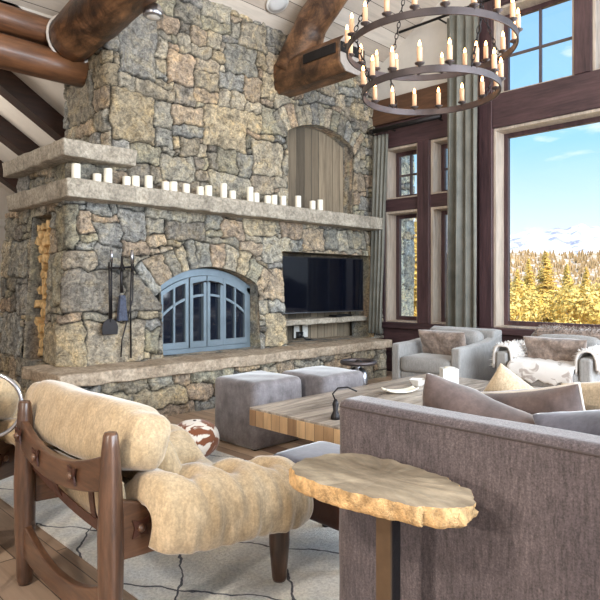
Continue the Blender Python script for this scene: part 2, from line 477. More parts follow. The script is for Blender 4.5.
def stone_field(name, path, z0, z1, res=0.0125, openings=(), arches=(), seed=1, unit=0.078, sizes=None,
                preset=(), parent=None, batter=None, depth=0.05, joint=0.009, tint=(1,1,1), reveal=0.3, mat=None, dark=0.0):
    """path=[(x,y),...] walked so that the OUTSIDE is on the right-hand side; u = distance along it"""
    rng = np.random.default_rng(seed); rr = random.Random(seed)
    segs = []; L = 0
    for (ax, ay), (bx, by) in zip(path[:-1], path[1:]):
        l = math.hypot(bx-ax, by-ay); segs.append((L, l, ax, ay, (bx-ax)/l, (by-ay)/l)); L += l
    nu = int(L/res)+1; nz = int((z1-z0)/res)+1
    us = np.linspace(0, L, nu); zs = np.linspace(z0, z1, nz)
    U, Z = np.meshgrid(us, zs)
    # layout in lattice units
    W = int(L/unit)+6; H = int((z1-z0)/unit)+6
    lay = -np.ones((W, H), int); rects = []
    def put(a, b, w, h):
        k = len(rects); rects.append((a, b, w, h)); lay[a:a+w, b:b+h] = k
    for (pu, pz, pw, ph) in preset:
        a = int(round(pu/unit))+2; b = int(round((pz-z0)/unit))+2; w = max(1, round(pw/unit)); h = max(1, round(ph/unit))
        if a >= 0 and b >= 0 and a+w <= W and b+h <= H and (lay[a:a+w, b:b+h] < 0).all(): put(a, b, w, h)
    S = sizes or [(5,4),(5,3),(4,3),(4,2),(3,3),(4,4),(3,4),(3,2),(5,2),(2,3),(2,2),(3,1),(2,1),(2,2),(1,2)]
    spots = [(a, b) for a in range(W) for b in range(H)]; rr.shuffle(spots)
    for (w, h) in S:                                     # big ones scattered first, then fill
        tries = int(W*H/(w*h)*0.085)
        for _ in range(tries):
            a = rr.randrange(0, W-w+1); b = rr.randrange(0, H-h+1)
            if (lay[a:a+w, b:b+h] < 0).all(): put(a, b, w, h)
    def grow():
        order = list(range(len(preset) and 0, len(rects))); rr.shuffle(order)
        for k in order:
            for side in rr.sample(range(4), 4):
                a, b, w, h = rects[k]
                if side < 2 and (w >= 6 or w > h*2.6): continue
                if side >= 2 and (h >= 5 or h > w*1.4): continue
                if side == 0 and a > 0 and (lay[a-1, b:b+h] < 0).all(): rects[k] = (a-1, b, w+1, h); lay[a-1, b:b+h] = k
                elif side == 1 and a+w < W and (lay[a+w, b:b+h] < 0).all(): rects[k] = (a, b, w+1, h); lay[a+w, b:b+h] = k
                elif side == 2 and b > 0 and (lay[a:a+w, b-1] < 0).all(): rects[k] = (a, b-1, w, h+1); lay[a:a+w, b-1] = k
                elif side == 3 and b+h < H and (lay[a:a+w, b+h] < 0).all(): rects[k] = (a, b, w, h+1); lay[a:a+w, b+h] = k
    grow(); grow()
    for b in range(H):
        for a in range(W):
            if lay[a, b] >= 0: continue
            w = 1
            mw = rr.choice([2,3,4]); mh = rr.choice([1,1,2,2,3])
            while w < mw and a+w < W and lay[a+w, b] < 0: w += 1
            h = 1
            while h < mh and b+h < H and (lay[a:a+w, b+h] < 0).all(): h += 1
            put(a, b, w, h)
            if rr.random() < 0.15: grow()
    grow()
    K = len(rects)
    # warp
    jit = rng.uniform(-0.40, 0.40, (W+3, H+3, 2))
    gu = U/unit+2; gz = (Z-z0)/unit+2
    i = np.clip(np.floor(gu).astype(int), 0, W); j = np.clip(np.floor(gz).astype(int), 0, H)
    fa = gu-i; fb = gz-j
    def bl(k):
        return (jit[i,j,k]*(1-fa)+jit[i+1,j,k]*fa)*(1-fb)+(jit[i,j+1,k]*(1-fa)+jit[i+1,j+1,k]*fa)*fb
    gu2 = gu+bl(0)+lat_noise(rng, U, Z, 0.033)*0.07+lat_noise(rng, U, Z, 0.42)*0.5
    gz2 = gz+bl(1)+lat_noise(rng, U, Z, 0.031)*0.07+lat_noise(rng, U, Z, 0.55)*0.6
    i = np.clip(np.floor(gu2).astype(int), 0, W-1); j = np.clip(np.floor(gz2).astype(int), 0, H-1)
    idm = lay[i, j]
    Rr = np.array(rects, float)
    r = Rr[idm]
    dx = np.minimum(gu2-r[...,0], r[...,0]+r[...,2]-gu2)*unit
    dz = np.minimum(gz2-r[...,1], r[...,1]+r[...,3]-gz2)*unit
    rad = 0.016
    d = np.minimum(dx, dz)
    cx = np.maximum(rad-dx, 0); cz = np.maximum(rad-dz, 0)
    d = np.where((cx > 0) & (cz > 0), rad-np.sqrt(cx*cx+cz*cz), d)
    ids = idm.astype(float)
    # voussoirs
    for (xc, zs_, a, rise, band) in arches:
        Rad = (a*a+rise*rise)/(2*rise); zc = zs_+rise-Rad
        D = np.hypot(U-xc, Z-zc); T = np.arctan2(U-xc, Z-zc)
        tm = math.asin(min(1, a/Rad))+0.12/Rad
        wob = lat_noise(rng, T*Rad+50, D*0+3, 0.13)*0.05
        inb = (D > Rad-0.05) & (D < Rad+band+wob) & (np.abs(T) < tm)
        cuts = [-tm]
        while cuts[-1] < tm: cuts.append(cuts[-1]+rr.uniform(0.10, 0.19)/Rad)
        cuts[-1] = tm; cuts = np.array(cuts)
        Tj = T+lat_noise(rng, U, Z, 0.05)*0.008/Rad*2
        bi = np.clip(np.searchsorted(cuts, Tj)-1, 0, len(cuts)-2)
        dt = np.minimum(Tj-cuts[bi], cuts[bi+1]-Tj)*Rad
        dr = (Rad+band+wob)-D
        d2 = np.minimum(dt, dr)
        ids = np.where(inb, K+bi, ids); d = np.where(inb, d2, np.minimum(d, np.where(np.abs(T) < tm, np.maximum(D-Rad-band-wob, 0), 9)))
        K += len(cuts)
    idI = ids.astype(int)
    offs = rng.uniform(0, 0.018, K+1); tiltx = rng.uniform(-0.07, 0.07, K+1); tiltz = rng.uniform(-0.08, 0.08, K+1)
    sm = np.clip(d/(joint*1.25), 0, 1); sm = sm*sm*(3-2*sm)
    rel = (lat_noise(rng, U, Z, 0.09)*0.008+lat_noise(rng, U, Z, 0.045)*0.007+lat_noise(rng, U, Z, 0.024)*0.005)
    fx = np.where(idI < len(rects), (gu2-r[...,0]-r[...,2]/2)*unit, 0); fz = np.where(idI < len(rects), (gz2-r[...,1]-r[...,3]/2)*unit, 0)
    h = sm*(depth*0.62+offs[idI]+tiltx[idI]*fx+tiltz[idI]*fz+np.minimum(d, 0.04)*0.10)+rel*sm
    # colours
    pal = np.array(PALETTE)
    cid = rng.integers(0, len(pal), K+1)
    br = rng.uniform(0.85, 1.25, K+1)
    base = (pal[cid]*0.75+pal.mean(0)*0.25)*br[:,None]
    cols = base[idI]
    mort = np.array(srgb(30,26,23))
    q = np.clip(d/joint*1.0-0.15, 0, 1)[...,None]
    cols = mort*(1-q)+cols*q
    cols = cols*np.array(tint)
    rgba = np.ones(cols.shape[:2]+(4,)); rgba[...,:3] = cols
    # positions
    X = np.zeros_like(U); Y = np.zeros_like(U); NX = np.zeros_like(U); NY = np.zeros_like(U)
    for (s0, l, ax, ay, tx, ty) in segs:
        m = (U >= s0-1e-9) & (U <= s0+l+1e-9)
        X[m] = (ax+tx*(U-s0))[m]; Y[m] = (ay+ty*(U-s0))[m]; NX[m] = ty; NY[m] = -tx
    for a, b in zip(segs[:-1], segs[1:]):
        w = 0.035; s = b[0]; m = np.abs(U-s) < w
        k = ((U-s)/w*0.5+0.5); k = k*k*(3-2*k)
        nx = a[5]*(1-k)+b[5]*k; ny = -a[4]*(1-k)-b[4]*k
        NX[m] = nx[m]; NY[m] = ny[m]
        # rounding in
        rin = (w-np.abs(U-s))*0.35
        X[m] -= (nx*rin)[m]; Y[m] -= (ny*rin)[m]
    if batter is not None:
        h = h+batter(U, Z)
    Uo = U.copy(); Zo = Z.copy()
    inside = np.zeros(U.shape, bool)
    rev = []
    for op in openings:
        if op[0] == 'rect':
            _, u0, u1, a0, a1 = op
            ins = (U > u0) & (U < u1) & (Z > a0) & (Z < a1)
            dd = np.stack([U-u0, u1-U, Z-a0, a1-Z]); k = np.argmin(dd, 0)
            Uo = np.where(ins & (k == 0), u0, Uo); Uo = np.where(ins & (k == 1), u1, Uo)
            Zo = np.where(ins & (k == 2), a0, Zo); Zo = np.where(ins & (k == 3), a1, Zo)
            n = 14; poly = [(u0, a0+(a1-a0)*t/n) for t in range(n)]+[(u0+(u1-u0)*t/n, a1) for t in range(n)]+[(u1, a1-(a1-a0)*t/n) for t in range(n)]+[(u1-(u1-u0)*t/n, a0) for t in range(n)]
        else:
            _, u0, u1, a0, zs_, rise = op
            a = (u1-u0)/2; xc = (u0+u1)/2; Rad = (a*a+rise*rise)/(2*rise); zc = zs_+rise-Rad
            top = zc+np.sqrt(np.maximum(Rad**2-(U-xc)**2, 0))
            ins = (U > u0) & (U < u1) & (Z > a0) & (Z < top)
            dd = np.stack([U-u0, u1-U, Z-a0, top-Z]); k = np.argmin(dd, 0)
            Uo = np.where(ins & (k == 0), u0, Uo); Uo = np.where(ins & (k == 1), u1, Uo)
            Zo = np.where(ins & (k == 2), a0, Zo); Zo = np.where(ins & (k == 3), top, Zo)
            n = 20; poly = [(u0, a0+(zs_-a0)*t/n) for t in range(n)]+[(u0+(u1-u0)*t/n, zc+math.sqrt(Rad**2-(u0+(u1-u0)*t/n-xc)**2)) for t in range(n)]+[(u1, zs_-(zs_-a0)*t/n) for t in range(n)]+[(u1-(u1-u0)*t/n, a0) for t in range(n)]
        inside |= ins; rev.append(poly)
    dU = Uo-U
    for (s0, l, ax, ay, tx, ty) in segs:
        m = (U >= s0-1e-9) & (U <= s0+l+1e-9)
        X[m] += (dU*tx)[m]; Y[m] += (dU*ty)[m]
    P = np.stack([X+NX*h, Y+NY*h, Zo], -1).reshape(-1, 3)
    idx = np.arange(nu*nz).reshape(nz, nu)
    q = np.stack([idx[:-1,:-1], idx[:-1,1:], idx[1:,1:], idx[1:,:-1]], -1).reshape(-1, 4)
    ii = inside.reshape(-1)
    q = q[~(ii[q].all(1))]
    mb = MB(); mb.v = [tuple(p) for p in P]; mb.f = [tuple(int(k) for k in f) for f in q]
    colr = [tuple(c) for c in rgba.reshape(-1, 4)]
    def pt(u, z, hh):
        for (s0, l, ax, ay, tx, ty) in segs:
            if u <= s0+l+1e-6:
                return (ax+tx*(u-s0)+ty*hh, ay+ty*(u-s0)-tx*hh, z)
    for poly in rev:
        n = len(poly); steps = [0.035, 0.0, -reveal*0.33, -reveal*0.66, -reveal]
        bb = 0.0
        vs = []
        for sN in steps:
            for (u, z) in poly:
                e = batter(np.array([u]), np.array([z]))[0] if batter is not None else 0
                vs.append(pt(u, z, sN+e))
        fs = [(k*n+j, k*n+(j+1) % n, (k+1)*n+(j+1) % n, (k+1)*n+j) for k in range(len(steps)-1) for j in range(n)]
        mb.add(vs, fs)
        for k in range(len(steps)):
            cc = 0
            for j in range(n):
                if j % 4 == 0: cc = rr.choice(PALETTE)
                colr.append((cc[0], cc[1], cc[2], 1))
    mb.col = colr
    o = mb.build(name, mat or M['stone'], parent, smooth=True)
    # keep outward normals: recalc can flip an open sheet, harmless for shading
    return o

def rough_slab(name, poly, z0, z1, mat, parent=None, res=0.07, amp=0.012, seed=0):
    """thick stone slab from a plan polygon, split fine and chipped"""
    mb = MB(); mb.prism(poly, z0, z1, 'z')
    me = bpy.data.meshes.new(name); off = Vector(parent.location) if parent else Vector((0,0,0))
    me.from_pydata([tuple(Vector(p)-off) for p in mb.v], [], mb.f)
    bm = bmesh.new(); bm.from_mesh(me); bmesh.ops.recalc_face_normals(bm, faces=bm.faces)
    bmesh.ops.bevel(bm, geom=list(bm.edges), offset=0.014, segments=2, affect='EDGES', profile=0.6)
    bmesh.ops.triangulate(bm, faces=[f for f in bm.faces if len(f.verts) > 4])
    for _ in range(7):
        ed = [e for e in bm.edges if e.calc_length() > res]
        if not ed: break
        bmesh.ops.subdivide_edges(bm, edges=ed, cuts=1)
        bmesh.ops.triangulate(bm, faces=[f for f in bm.faces if len(f.verts) > 4])
    for v in bm.verts:
        p = v.co+off
        n = Vector((noise.noise(p*7+Vector((seed,0,0))), noise.noise(p*7+Vector((0,seed,9))), noise.noise(p*6+Vector((4,0,seed)))*0.7))
        n2 = Vector((noise.noise(p*22+Vector((seed,0,0))), noise.noise(p*22+Vector((0,seed,9))), noise.noise(p*22+Vector((4,0,seed)))*0.4))
        v.co += n*amp*1.5+n2*amp*0.7
    bm.to_mesh(me); bm.free()
    me.materials.append(mat); me.polygons.foreach_set('use_smooth', [True]*len(me.polygons))
    o = bpy.data.objects.new(name, me); COL.objects.link(o); o.parent = parent
    return o
# ================================================================== THE SHELL
def roof_z(Y): return 4.34+0.6*(5.25-Y)
mb = MB(); mb.box(-2.5, 7.0, -3.5, 11.0, -0.1, 0.0)
structure(mb.build('floor', M['floor']))
mb = MB()
mb.prism([(5.95, roof_z(5.95)), (1.0, roof_z(1.0)), (-3.5, 4.2), (-3.5, 4.4), (1.0, roof_z(1.0)+0.2), (5.95, roof_z(5.95)+0.2)], -2.5, 7.3, 'x')
structure(mb.build('ceiling', M['ceil']))
def wing_z(X): return 3.4-0.655*(X-2.66)
mb = MB()
mb.prism([(-2.5, wing_z(-2.5)), (4.3, wing_z(4.3)), (4.3, wing_z(4.3)+0.15), (-2.5, wing_z(-2.5)+0.15)], 5.95, 11.0, 'y')
structure(mb.build('ceiling_wing', M['plaster']))
mb = MB(); mb.box(-2.7, -2.5, -3.5, 11.0, 0, 7.1); structure(mb.build('wall_left', M['plaster']))
mb = MB(); mb.box(-2.7, 7.0, -3.7, -3.5, 0, 4.4); structure(mb.build('wall_south', M['plaster']))
mb = MB(); mb.box(-2.5, 4.5, 10.6, 10.8, 0, 7.1); structure(mb.build('wall_rear', M['plaster']))
mb = MB(); mb.box(4.3, 4.5, 5.75, 10.6, 0, 2.5); structure(mb.build('wall_wing', M['plaster']))
mb = MB(); mb.box(-2.5, 2.55, 5.95, 6.03, 3.3, 7.0); structure(mb.build('wall_gable', M['plaster']))
mb = MB(); mb.box(2.76, 6.75, 5.72, 5.80, 0.0, 4.0); structure(mb.build('wall_chimney_backing', M['plaster']))
# white door in the rear wall of the wing
dr = bpy.data.objects.new('door_1', None); COL.objects.link(dr); dr.location = (3.28, 10.5, 0); dr['kind'] = 'structure'
mb = MB(); mb.box(2.72, 3.62, 10.5, 10.56, 0.02, 2.2); mb.build('door_leaf', M['door'], dr, bevel=0.01)
mb = MB(); mb.box(2.62, 2.72, 10.46, 10.6, 0, 2.3); mb.box(3.62, 3.72, 10.46, 10.6, 0, 2.3); mb.box(2.62, 3.72, 10.46, 10.6, 2.2, 2.32); mb.build('door_frame', M['door'], dr, bevel=0.006)
for z in (0.5, 1.2, 1.85):
    mb = MB(); mb.box(3.58, 3.64, 10.46, 10.5, z-0.06, z+0.06); mb.build('hinge', M['iron'], dr)
mb = MB(); mb.tube([(2.8, 10.5, 1.0), (2.8, 10.44, 1.0)], 0.012, 8); mb.tube([(2.8, 10.44, 1.0), (2.92, 10.43, 1.0)], 0.01, 8); mb.build('handle', M['iron'], dr)

# window wall (plane X = 6.8, 0.3 thick)
WX0, WX1 = 6.8, 7.12
def wallbox(name, y0, y1, z0, z1, mat, x0=WX0, x1=WX1, bevel=0.008):
    mb = MB(); mb.box(x0, x1, y0, y1, z0, z1)
    return structure(mb.build(name, mat, bevel=bevel))
wallbox('wall_window_lower', -3.5, 5.6, 0, 0.62, M['trimy'])
mb = MB(); mb.prism([(5.6, 3.85), (3.62, 3.85), (3.62, roof_z(3.62)), (5.6, roof_z(5.6))], WX0+0.02, WX1, 'x'); structure(mb.build('wall_gable_left', M['plaster']))
mb = MB(); mb.prism([(3.62, 4.8), (-3.5, 4.8), (-3.5, 5.0), (1.0, roof_z(1.0)), (3.62, roof_z(3.62))], WX0+0.02, WX1, 'x'); structure(mb.build('wall_gable_right', M['plaster']))
n = 1
def trim(y0, y1, z0, z1, mat, dx=0.0):
    global n
    wallbox('trim_%d' % n, y0, y1, z0, z1, mat, WX0-dx); n += 1
trim(5.09, 5.6, 0.62, 3.85, M['trimz'])
trim(4.345, 4.53, 0.70, 3.16, M['trimz'], 0.03)
trim(3.45, 3.62, 0.70, 5.4, M['trimz'], 0.03)
trim(3.62, 3.78, 0.70, 3.16, M['trimz'])
trim(3.62, 5.09, 3.16, 3.5, M['trimy'], 0.015)
trim(3.62, 5.6, 3.5, 3.85, M['brownbeam'], 0.06)
trim(-3.5, 3.45, 3.14, 3.55, M['trimy'], 0.02)
trim(-3.5, 3.45, 4.62, 4.84, M['trimy'], 0.02)
trim(2.30, 2.48, 3.55, 4.62, M['trimz'], 0.03)
trim(1.12, 1.30, 3.55, 4.62, M['trimz'], 0.03)
trim(-0.1, 0.2, 0.70, 4.62, M['trimz'], 0.03)
trim(-3.5, -3.2, 0.70, 4.62, M['trimz'], 0.03)
trim(-3.5, 5.09, 0.62, 0.70, M['trimy'], 0.07)
trim(-3.5, 5.09, 0.30, 0.36, M['trimy'], 0.03)
trim(3.78, 5.09, 2.26, 2.43, M['trimy'], -0.02)

wn = 0
def window(y0, y1, z0, z1, cols=1, rows=1, label=None, fx=7.02):
    global wn; wn += 1
    w = bpy.data.objects.new('window_%d' % wn, None); COL.objects.link(w); w.location = (fx, (y0+y1)/2, z0); w['kind'] = 'structure'
    e = 0.002
    f = MB(); t = 0.035       # pale jamb lining in the reveal
    f.box(WX0+0.015, WX1, y1-t, y1-e, z0, z1); f.box(WX0+0.015, WX1, y0+e, y0+t, z0, z1); f.box(WX0+0.015, WX1, y0+t, y1-t, z1-t, z1-e); f.box(WX0+0.015, WX1, y0+t, y1-t, z0+e, z0+0.02)
    f.build('jamb_lining', M['sash'], w, bevel=0.003)
    s = MB(); a0, a1, b0, b1 = y0+t, y1-t, z0+0.02, z1-t; k = 0.055
    s.box(fx, fx+0.06, a0, a0+k, b0, b1); s.box(fx, fx+0.06, a1-k, a1, b0, b1); s.box(fx, fx+0.06, a0+k, a1-k, b0, b0+k); s.box(fx, fx+0.06, a0+k, a1-k, b1-k, b1)
    s.build('sash_frame', M['trimz'], w, bevel=0.004)
    if cols*rows > 1:
        m = MB()
        for i in range(1, cols):
            y = a0+(a1-a0)*i/cols; m.box(fx+0.01, fx+0.05, y-0.013, y+0.013, b0+k, b1-k)
        for i in range(1, rows):
            z = b0+(b1-b0)*i/rows; m.box(fx+0.012, fx+0.048, a0+k, a1-k, z-0.013, z+0.013)
        m.build('muntins', M['muntin'], w)
    g = MB(); g.box(fx+0.026, fx+0.034, a0+k*0.6, a1-k*0.6, b0+k*0.6, b1-k*0.6); g.build('glass_pane', M['glass'], w)
window(4.53, 5.09, 2.43, 3.16, 2, 2)
window(4.53, 5.09, 0.70, 2.26)
window(3.78, 4.345, 2.43, 3.16, 2, 2)
window(3.78, 4.345, 0.70, 2.26)
window(0.2, 3.45, 0.70, 3.14)
window(2.48, 3.45, 3.55, 4.62, 2, 2)
window(1.30, 2.30, 3.55, 4.62, 2, 2)
window(0.2, 1.12, 3.55, 4.62, 2, 2)
window(-3.2, -0.1, 0.70, 3.14)

# ------------------------------------------------------------------ timbers
def hewn(mb, pts, rad, n=12, seed=0, sq=0.0):
    """log with uneven section"""
    P = []; Rr_ = []
    for i in range(len(pts)-1):
        for k in range(5):
            t = k/5; P.append(Vector(pts[i]).lerp(Vector(pts[i+1]), t)); Rr_.append(rad[i]*(1-t)+rad[i+1]*t)
    P.append(Vector(pts[-1])); Rr_.append(rad[-1])
    b = len(mb.v); mb.tube(P, Rr_, n)
    for i in range(b, len(mb.v)):
        v = Vector(mb.v[i]); c = P[(i-b)//n] if (i-b)//n < len(P) else P[-1]
        f = 1+0.10*noise.noise(v*2.3+Vector((seed,0,0)))+0.04*noise.noise(v*7)
        mb.v[i] = tuple(c+(v-c)*f)
t = thing('log_beam', 'massive hewn log beam at the top left, running out beside the stone chimney', 'beam', (2.5, 5.6, 3.6))
mb = MB(); hewn(mb, [(2.5, 5.65, 3.62), (2.5, 4.9, 3.72), (2.5, 3.6, 3.92)], [0.22, 0.245, 0.28], 12, 3); mb.build('log', M['log'], t, smooth=True)
ring = []
for k in range(24):
    a = 2*PI*k/24; ring.append((2.5+0.235*math.cos(a), 5.66, 3.62+0.235*math.sin(a)))
mb = MB(); mb.tube(ring, 0.014, 6, closed=True); mb.build('sealant_edge', M['piping'], t, smooth=True)
t = thing('log_truss', 'hewn log truss end with black strap, jutting from the stone above the arched niche', 'beam', (5.0, 5.3, 3.55))
mb = MB(); c, e = 0.20, 0.085
poly = [(-c+e,-c),(c-e,-c),(c,-c+e),(c,c-e),(c-e,c),(-c+e,c),(-c,c-e),(-c,-c+e)]
mb.prism([(5.0+p[0], 3.75+p[1]*1.02) for p in poly], 4.2, 5.34, 'y'); mb.build('tie_beam', M['log'], t, bevel=0.03, bseg=3)
mb = MB(); mb.prism([(5.0+p[0]*0.97, 3.75+p[1]*0.99) for p in poly], 4.183, 4.2, 'y'); mb.build('end_grain', mat_plain('weathered_end_grain', srgb(150,142,136), 0.7, nscale=12, bump=0.4), t, bevel=0.008)
mb = MB(); hewn(mb, [(5.0, 5.12, 3.80), (5.0, 5.0, 4.0), (5.0, 4.80, 4.28), (5.0, 4.45, 4.56), (5.0, 3.9, 4.88)], [0.24, 0.22, 0.20, 0.19, 0.19], 14, 8); mb.build('brace_log', M['log'], t, smooth=True)
mb = MB(); mb.box(4.785, 4.80, 4.25, 4.74, 3.74, 3.85); mb.box(4.80, 5.20, 4.172, 4.186, 3.74, 3.85); mb.build('steel_strap', M['iron'], t, bevel=0.003)
t = thing('log_beam', 'upper of the two reddish logs running left from the chimney', 'beam', (0.2, 5.85, 3.68))
mb = MB(); hewn(mb, [(-2.45, 5.8, 3.72), (0.2, 5.8, 3.70), (2.76, 5.8, 3.68)], [0.15, 0.14, 0.13], 12, 5); mb.build('log', M['logx'], t, smooth=True)
t = thing('log_beam', 'lower and thicker of the two reddish logs running left from the chimney', 'beam', (0.2, 5.8, 3.38))
mb = MB(); hewn(mb, [(-2.45, 5.78, 3.42), (0.2, 5.78, 3.39), (2.78, 5.78, 3.36)], [0.17, 0.16, 0.15], 12, 6); mb.build('log', M['logx'], t, smooth=True)
for Y, lab in ((7.0, 'topmost dark rafter on the white sloped ceiling left of the chimney'), (8.2, 'middle dark rafter on the white sloped ceiling left of the chimney'),
               (9.6, 'lowest dark rafter showing at the left edge above the stone shelf')):
    t = thing('rafter', lab, 'rafter', (0.9, Y, wing_z(0.9)-0.25), 0, 'dark rafters of the side room')
    mb = MB(); mb.prism([(-2.498, wing_z(-2.498)-0.26), (4.298, wing_z(4.298)-0.26), (4.298, wing_z(4.298)-0.002), (-2.498, wing_z(-2.498)-0.002)], Y-0.11, Y+0.11, 'y')
    mb.build('timber', M['rafter'], t, bevel=0.01)

t = thing('ceiling_speaker', 'round white speaker set in the sloping plank ceiling above the chimney', 'speaker', (4.63, 5.0, 4.46))
nrm = Vector((0, -0.6, -1)).normalized(); rot = nrm.to_track_quat('Z', 'Y').to_matrix().to_4x4()
cz = Vector((4.63, 5.0, roof_z(5.0)-0.012))
Mx = Matrix.Translation(cz) @ rot
mb = MB(); mb.lathe([(0.125, -0.01), (0.14, 0.0), (0.14, 0.012), (0.12, 0.016)], n=32, M=Mx); mb.build('rim', M['white'], t, smooth=True)
mb = MB(); mb.lathe([(0.118, 0.0), (0.118, 0.018), (0.06, 0.024)], n=32, M=Mx); mb.build('grille', M['speaker'], t, smooth=True)
t = thing('spotlight', 'small round silver spotlight under the big log at the top left', 'light', (2.66, 4.42, 3.52))
mb = MB(); mb.lathe([(0.02, 0.1), (0.06, 0.09), (0.085, 0.03), (0.085, 0.0), (0.07, -0.01)], c=(2.66, 4.42, 3.50), n=24); mb.build('housing', M['chrome'], t, smooth=True)
mb = MB(); mb.lathe([(0.068, -0.005), (0.05, -0.012)], c=(2.66, 4.42, 3.50), n=24); mb.build('lens', M['white'], t, smooth=True)

# ================================================================== FIREPLACE
fp = thing('stone_fireplace', 'tall fieldstone fireplace and chimney with raised hearth, stone mantel and arched plank niche', 'fireplace', (4.4, 5.3, 0))
bat = lambda U, Z: 0.10*np.clip(1-(Z-0.49)/1.5, 0, 1)
pres = [(1.66,0.49,0.62,0.42),(1.62,0.93,0.34,0.42),(2.02,0.93,0.45,0.36),(1.2,0.49,0.4,0.42),(2.2,1.3,0.3,0.15),(2.0,1.62,0.3,0.3),(2.55,1.62,0.5,0.24),
        (3.9,0.49,0.3,0.36),(3.85,1.45,0.45,0.3),(3.3,1.72,0.3,0.22),(3.95,1.0,0.2,0.4),(1.3,1.0,0.25,0.45),(1.3,1.5,0.25,0.45),(0.1,0.49,0.6,0.45),(0.2,1.3,0.5,0.4)]
stone_field('lower_stonework', [(2.33, 6.85), (2.33, 5.25), (6.8, 5.25)], 0.47, 2.0, 0.0105,
            openings=[('rect', 0.77, 1.25, 0.49, 1.9), ('arch', 2.46, 3.74, 0.49, 1.215, 0.2), ('rect', 4.15, 5.85, 0.49, 1.63)],
            arches=[(3.10, 1.215, 0.64, 0.2, 0.28)], seed=11, preset=pres, parent=fp, batter=bat, reveal=0.36)
presu = [(2.05,2.75,0.62,0.5),(1.05,3.3,0.4,0.65),(0.95,2.65,0.45,0.5),(1.3,3.0,0.4,0.3),(0.9,2.2,0.5,0.3),(2.75,2.5,0.45,0.4),(2.9,2.15,0.3,0.5),(2.1,2.2,0.6,0.3),
         (2.3,3.6,0.5,0.35),(1.7,2.6,0.3,0.2),(0.0,2.2,0.6,0.5),(0.1,2.9,0.6,0.5),(0.1,3.6,0.6,0.5)]
stone_field('upper_stonework', [(2.72, 6.25), (2.72, 5.3), (6.8, 5.3)], 2.12, 4.60, 0.0105,
            openings=[('arch', 3.28, 4.53, 2.1, 3.13, 0.17)], arches=[(3.905, 3.13, 0.625, 0.17, 0.26)], seed=23, unit=0.068, preset=presu, parent=fp, reveal=0.14)
stone_field('middle_stonework', [(2.33, 6.5), (2.33, 5.22), (2.86, 5.22), (2.86, 5.34)], 2.1, 2.36, 0.0125, seed=5, parent=fp, reveal=0.1)
stone_field('hearth_base', [(2.05, 5.5), (2.05, 4.78), (6.38, 4.78), (6.38, 5.4)], 0.0, 0.40, 0.0125, seed=31, parent=fp, unit=0.085,
            sizes=[(6,2),(5,2),(4,2),(5,1),(4,1),(3,2),(6,3),(2,2),(3,1)])
stone_field('foundation', [(2.22, 6.85), (2.22, 5.45)], 0.0, 0.5, 0.016, seed=37, parent=fp)
rough_slab('hearth_slab', [(1.977, 5.5), (1.977, 4.69), (3.6, 4.68), (5.2, 4.70), (6.43, 4.69), (6.43, 5.62), (3.0, 5.62), (2.25, 5.55)], 0.385, 0.49, M['slab'], fp, seed=3)
rough_slab('mantel_slab', [(2.18, 6.5), (2.18, 5.0), (4.4, 4.99), (6.62, 4.97), (6.62, 5.03), (6.5, 5.36), (2.9, 5.36), (2.9, 6.5)], 1.985, 2.15, M['mantel'], fp, seed=5)
rough_slab('upper_shelf', [(2.14, 6.5), (2.14, 5.0), (2.84, 5.0), (2.84, 5.36), (2.74, 6.5)], 2.335, 2.487, M['mantel'], fp, seed=9)
rough_slab('television_ledge', [(4.9, 5.26), (4.9, 5.22), (6.62, 5.22), (6.62, 5.26), (6.55, 5.56), (4.96, 5.56)], 0.715, 0.785, M['mantel'], fp, seed=12, amp=0.008)
mb = MB(); mb.box(4.8, 6.72, 5.60, 5.63, 0.46, 1.75); mb.build('plank_backing', M['barn'], fp)
mb = MB(); mb.box(4.85, 6.6, 5.445, 5.47, 2.1, 3.5); mb.build('niche_planks', M['barn'], fp)
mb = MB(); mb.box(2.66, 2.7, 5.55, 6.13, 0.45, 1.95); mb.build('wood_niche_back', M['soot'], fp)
mb = MB(); mb.box(3.15, 4.62, 5.62, 5.66, 0.45, 1.5); mb.box(3.12, 3.2, 5.42, 5.62, 0.45, 1.5); mb.box(4.58, 4.66, 5.42, 5.62, 0.45, 1.5); mb.build('firebox', M['soot'], fp)

# glass doors
FD = thing('fireplace_doors', 'arched blue-grey steel fireplace doors with small panes over tall panes', 'fireplace doors', (3.89, 5.33, 0.49))
DY = 5.31
X0, X1, ZS, RISE = 3.195, 4.465, 1.20, 0.2
a = (X1-X0)/2; xc = (X0+X1)/2; RD = (a*a+RISE*RISE)/(2*RISE); ZC = ZS+RISE-RD
def arcz(x, dr=0.0): return ZC+math.sqrt(max((RD-dr)**2-(x-xc)**2, 0))
def arcstrip(mb, x0, x1, d0, d1, y0, y1, n=16):
    top = [(x0+(x1-x0)*i/n, arcz(x0+(x1-x0)*i/n, d0)) for i in range(n+1)]
    bot = [(x0+(x1-x0)*i/n, arcz(x0+(x1-x0)*i/n, d1)) for i in range(n, -1, -1)]
    for i in range(n):
        mb.prism([top[i], top[i+1], bot[n-i-1], bot[n-i]], y0, y1, 'y')
mb = MB(); arcstrip(mb, X0, X1, 0, 0.075, DY-0.02, DY+0.05)
mb.box(X0, X0+0.05, DY-0.02, DY+0.05, 0.5, arcz(X0+0.02)-0.03); mb.box(X1-0.05, X1, DY-0.02, DY+0.05, 0.5, arcz(X1-0.02)-0.03)
mb.box(X0, X1, DY-0.025, DY+0.05, 0.495, 0.545); mb.build('surround', M['bluesteel'], FD, weld=0.0005)
